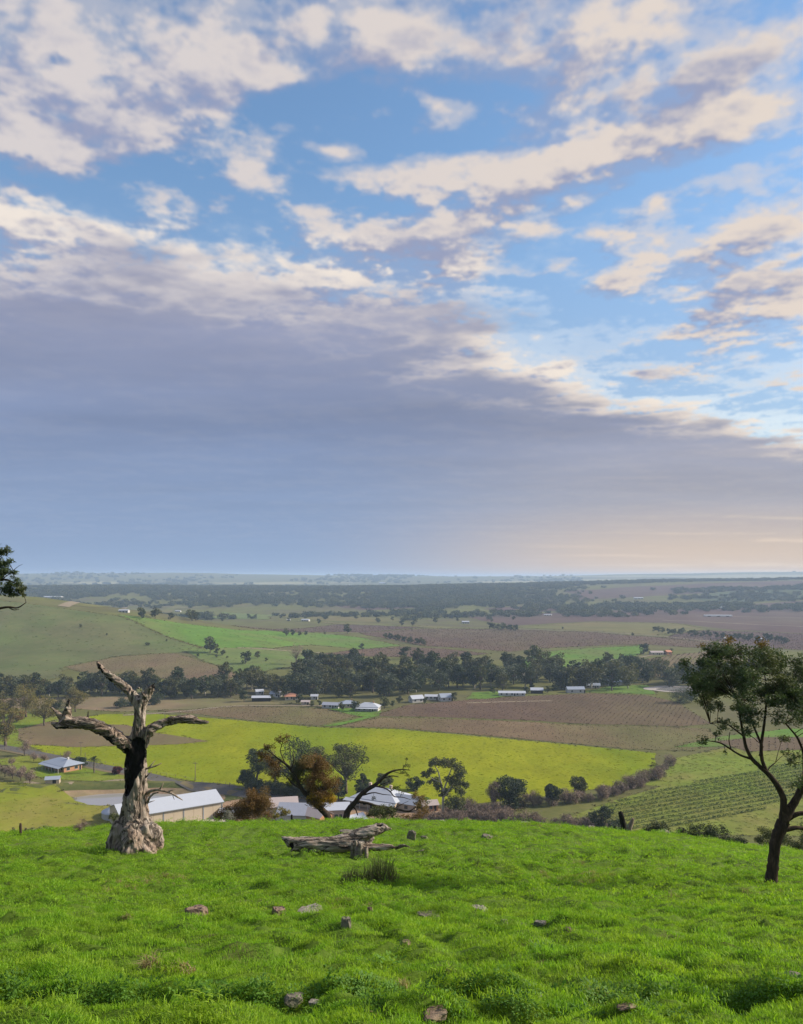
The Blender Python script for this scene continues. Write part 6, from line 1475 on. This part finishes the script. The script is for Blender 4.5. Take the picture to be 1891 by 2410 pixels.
# far sheds of the plain
for px, py, L, W, H, m, lb in ((126, 1409, 95, 30, 9, M_white, 'very long white factory shed beyond the left hill'), (293, 1441, 20, 9, 4, M_white, 'pale shed behind the left hill trees'), (420, 1440, 24, 10, 4, M_white, 'white shed on the plain beyond green pasture'), (720, 1462, 26, 12, 5, M_white, 'white shed on the far plain by dark trees'),
                               (680, 1461, 12, 9, 4, M_wht, 'small white house on the far plain'), (1096, 1467, 22, 12, 5, M_white, 'white shed among trees on the olive strip'), (1290, 1449, 28, 14, 4, M_white, 'long pale shed on the mauve vineyard'), (1372, 1427, 28, 14, 5, M_white, 'white shed below the dark woodland'),
                               (1672, 1427, 44, 18, 6, M_cream, 'cream domed shed on the far right vineyard'), (1702, 1433, 50, 18, 6, M_white, 'white shed beside the cream domed shed'), (1690, 1451, 95, 12, 4, M_white, 'very long low white shed across the vineyard'), (1738, 1401, 26, 14, 6, M_white, 'white shed high on the far right slope'),
                               (1503, 1410, 46, 14, 6, M_white, 'long white shed at the wood edge on the slope'), (1788, 1507, 20, 8, 3.5, M_white, 'white house in the grove behind the leafy gum'), (1712, 1505, 14, 8, 3.5, M_wht, 'small white house beside the grove'), (820, 1380, 70, 30, 12, M_white, 'white factory far off on the plain'), (900, 1374, 70, 30, 14, M_white, 'tall white silo block far off on the plain')):
    L *= .62; W *= .7; H *= .7; p = G(px, py, 500.); o = empty('far_shed', p, math.radians((px * 7) % 30 - 15))
    walls(o, L, W, H, M_wht if m is not M_cream else M_cream, H * .35); roof_gable(o, L, W, H, H * .35, .6, m)
    for k in range(3): opening(o, '-y', L, W, -L / 3 + k * L / 3, 0, L * .12, H * .6, M_dim, 'door', False)
    tag(o, lb, 'shed')

# ------------------------------------------------------------------ poles and fences
def pole(px, py, hpx, label, arm=True):
    p = G(px, py, 240.); sc = p.y / F; H = hpx * sc; o = empty('power_pole', p); g = Geo(); g.tube(np.array([(0, 0, -.5), (0, 0, H * .5), (.05, 0, H)]), [.16, .14, .11], 8); g.obj('shaft', M_pole, o, True)
    if arm: box('cross_arm', (-1.1, 1.1, -.08, .08, H - .7, H - .52), M_pole, o)
    return tag(o, label, 'power pole')
pole(460, 1838, 45, 'thin power pole at the road edge right of dead tree'); pole(191, 1779, 34, 'thin power pole above the palm tree beside road'); pole(201, 1783, 12, 'short post beside the road power pole', False)
pole(389, 1690, 13, 'short pole at the top of the yellow field', False); pole(541, 1852, 11, 'dark post at the hedge end by road', False)
pole(12, 1766, 12, 'white gate post at the road bend', False)
FP = [None]
def fence(name, pts, label, y0=240., step=6., hgt=1.15):
    """post and wire fence: every post a part, wires one part each"""
    w = np.array([ground_at(a, b, y0) for a, b in pts]); L = np.concatenate([[0], np.cumsum(np.linalg.norm(np.diff(w, axis=0), axis=1))])
    s = np.arange(0, L[-1], step); x = np.interp(s, L, w[:, 0]); y = np.interp(s, L, w[:, 1]); z = h(x, y); o = empty(name, (x[0], y[0], z[0]))
    if FP[0] is None:
        g = Geo(); g.tube(np.array([(0, 0, -.3), (0, 0, 1.2)]), [.09, .08], 6); t = g.obj('post', M_pole); FP[0] = t.data; bpy.data.objects.remove(t)
    for a, b, c in zip(x, y, z):
        q = bpy.data.objects.new('post', FP[0]); COL.objects.link(q); q.parent = o; q.location = (a - x[0], b - y[0], c - z[0])
    for hh in (.5, .8, 1.1):
        g = Geo(); g.tube(np.stack([x - x[0], y - y[0], z - z[0] + hh], 1), .012, 4, cap=False); g.obj('wire', M_trim, o)
    return tag(o, label, 'fence')
fence('wire_fence', [(110, 1770), (228, 1794), (351, 1817), (457, 1836), (555, 1853)], 'post and wire fence between yellow field and road')
fence('wire_fence', [(930, 1893), (1000, 1897), (1110, 1897)], 'post and wire fence behind the farmhouse and white gum')
fence('wire_fence', [(300, 1684), (365, 1678), (531, 1692), (764, 1711)], 'post and wire fence along the yellow field top', step=9)
fence('wire_fence', [(941, 1718), (1174, 1740), (1495, 1766)], 'post and wire fence below the lighter brown vineyard', step=9)

# ------------------------------------------------------------------ crops
def clip_rows(bnd, ang, spacing):
    d = np.array([math.cos(ang), math.sin(ang)]); n = np.array([-d[1], d[0]]); s = bnd @ n; out = []
    for c in np.arange(s.min() + spacing * .5, s.max(), spacing):
        t = []
        for a, b in zip(bnd, np.roll(bnd, -1, 0)):
            sa, sb = a @ n - c, b @ n - c
            if (sa > 0) != (sb > 0): q = a + (b - a) * sa / (sa - sb); t.append(q @ d)
        t.sort()
        for a, b in zip(t[::2], t[1::2]):
            if b - a > 4: out.append((n * c + d * a, n * c + d * b))
    return out
L_VINE = leaf_mat('vine_leaves', (.045, .078, .018), (.120, .160, .040), None, .2, .15)
L_CANE = leaf_mat('pruned_canes', (.070, .046, .036), (.160, .112, .084), None, .05, .15)
def green_vineyard():
    bnd = np.array([ground_at(a, b, 240.) for a, b in ((1345, 1936), (1464, 1886), (1555, 1860), (1700, 1830), (1830, 1803), (1930, 1795), (1930, 1874), (1690, 1931), (1570, 1949), (1440, 1955))])
    rng = np.random.default_rng(77)
    for j, (a, b) in enumerate(clip_rows(bnd, math.atan2(34, 67), 4.1)):
        o = empty('vine_row', (a[0], a[1], hs(*a))); n = int(np.linalg.norm(b - a) * 22); t = rng.uniform(0, 1, n)
        keep = rng.uniform(0, 1, n) < .72 + .28 * np.sin(t * np.linalg.norm(b - a) * 2.1 + j)
        t = t[keep]; q = a + (b - a) * t[:, None] + rng.normal(0, .20, (len(t), 2)); z = h(q[:, 0], q[:, 1]) + rng.uniform(.35, 1.25, len(t))
        g = Geo(); g.leaves(np.stack([q[:, 0] - a[0], q[:, 1] - a[1], z - o.location.z], 1), .50, .32, rng, None, .1); g.obj('vine_foliage', L_VINE, o)
        s = np.arange(0, np.linalg.norm(b - a), 6.); g = Geo()
        for e, nm in ((a, 'end_post'), (b, 'end_post')):
            g = Geo(); zz = hs(*e) - o.location.z; g.tube(np.array([(e[0] - a[0], e[1] - a[1], zz - .2), (e[0] - a[0], e[1] - a[1], zz + 1.5)]), .07, 5); g.obj(nm, M_pole, o)
        tag(o, 'leafy green vine row in the vineyard behind the burnt stump', 'vine row', 'green vine rows')
green_vineyard()
def bare_vines():
    rng = np.random.default_rng(78); T = WAVE
    angs = {0: .55, 1: 1.15, 2: 1.1}
    n = 0
    for nm, mn, bnd in FIELDS:
        if not (nm == 'vineyard' and bnd[:, 1].mean() < 1500): continue
        ym = bnd[:, 1].mean(); sp = 3.0 if ym < 800 else 5.0; rows = clip_rows(bnd, 1.15 if n % 2 else .35, sp); g = Geo(); n += 1
        P = []
        for a, b in rows:
            k = int(np.linalg.norm(b - a) / (1.5 if ym < 800 else 4.)); t = (np.arange(k) + rng.uniform(0, .8, k)) / max(k, 1); q = a + (b - a) * t[:, None]; P.append(q)
        q = np.concatenate(P); q += rng.normal(0, .12, q.shape); z = h(q[:, 0], q[:, 1]) + rng.uniform(.4, 1.0, len(q))
        g.leaves(np.stack([q[:, 0], q[:, 1], z], 1), 1.25 if ym < 800 else 2.2, .30 if ym < 800 else .7, rng, None, -.2); tag(g.obj('bare_vines', L_CANE), kind='stuff')
bare_vines()

def inside(bnd, q):
    r = np.zeros(len(q), bool)
    for a, b in zip(bnd, np.roll(bnd, -1, 0)):
        c = (a[1] > q[:, 1]) != (b[1] > q[:, 1])
        with np.errstate(divide='ignore', invalid='ignore'): xx = (b[0] - a[0]) * (q[:, 1] - a[1]) / (b[1] - a[1]) + a[0]
        r ^= c & (q[:, 0] < xx)
    return r
def pasture_stuff():
    """knee-high crop and rough grass standing on the near fields and along their edges"""
    def tuftmat(name, soil, k=1.):
        def f(t, b):
            a = attr(t, 'tint').outputs['Fac']; n = t.noise(pos(t), .05, 4, .6); r = t.n.new('ShaderNodeObjectInfo').outputs['Random']
            col = t.mix(a, soil[0], soil[1]); col = t.mix(t.map(n, .42, .66), col, soil[2]); col = t.mix(1., col, t.mix(r, (.72,) * 3, (1.28,) * 3), 'MULTIPLY')
            t.set(b.inputs['Base Color'], col)
        return mat(name, f)
    my = tuftmat('mustard_plants', ((.215, .245, .010), (.350, .335, .014), (.190, .255, .014)))
    mg = tuftmat('pasture_tufts', ((.115, .165, .018), (.230, .240, .035), (.210, .200, .060)))
    mo = tuftmat('rough_edge_grass', ((.085, .090, .030), (.170, .155, .060), (.130, .120, .045)))
    def tufts(name, m, n, R, L, w):
        rng = np.random.default_rng(n + int(R * 10)); g = Geo(); p = np.stack([rng.uniform(-R, R, n), rng.uniform(-R, R, n), rng.uniform(.05, .35, n) * L], 1); g.leaves(p, L, w, rng, None, -.7); return g.obj(name, m)
    rng = np.random.default_rng(90)
    def fill(name, sel, dens, m, sc0, sc1):
        Q = []
        for nm, mn, bnd in FIELDS:
            if not sel(nm, mn, bnd): continue
            lo, hi = bnd.min(0), bnd.max(0); n = int((hi - lo).prod() * dens); q = rng.uniform(lo, hi, (n, 2)); Q.append(q[inside(bnd, q)])
        q = np.concatenate(Q); nz = bil(WAVE, q[:, 0] / 1.2, q[:, 1] / 1.2); q = q[nz > -1.1]; e = np.sqrt(((q[:, 0] - PC[0]) / PR[0]) ** 2 + ((q[:, 1] - PC[1]) / PR[1]) ** 2); q = q[e > 1.1]
        z = h(q[:, 0], q[:, 1]); pr = [tufts(name, m, 14, .7, .55, .30) for _ in range(3)]
        scatter(name, np.concatenate([q, z[:, None]], 1), rng.uniform(sc0, sc1, len(q)), rng.uniform(0, 6.28, len(q)), rng.integers(0, 3, len(q)), pr)
    fill('mustard_crop', lambda a, m, b: a == 'crop_field', .24, my, .4, .85)
    fill('pasture_tufts', lambda a, m, b: m in ('sunlit_slope', 'creek_grass', 'lawn') and b[:, 1].mean() < 500, .22, mg, .35, 1.0)
    mh = tuftmat('hill_tufts', ((.075, .095, .035), (.150, .150, .065), (.095, .130, .040)))
    fill('hill_tufts', lambda a, m, b: m in ('cloud_shaded_hill_grass', 'green_pasture', 'pale_pasture') and 600 < b[:, 1].mean() < 1500, .012, mh, .8, 1.9)
    E = []
    for nm, mn, bnd in FIELDS:
        ym = bnd[:, 1].mean()
        if ym > 1700 or nm in ('concrete_apron', 'pond_bank'): continue
        L = np.linalg.norm(np.roll(bnd, -1, 0) - bnd, axis=1)
        for a, b, l in zip(bnd, np.roll(bnd, -1, 0), L):
            k = rng.poisson(l * .45); t = rng.uniform(0, 1, (k, 1)); E.append(a + (b - a) * t + rng.normal(0, .7 + ym * .0012, (k, 2)))
    q = np.concatenate(E); q = q[q[:, 1] > 230]; z = h(q[:, 0], q[:, 1])
    scatter('edge_grass', np.concatenate([q, z[:, None]], 1), rng.uniform(.5, 1.3, len(q)) * (1 + (q[:, 1] > 700) * .5), rng.uniform(0, 6.28, len(q)), rng.integers(0, 3, len(q)), [tufts('e', mo, 16, .9, .7, .35) for _ in range(3)])
pasture_stuff()
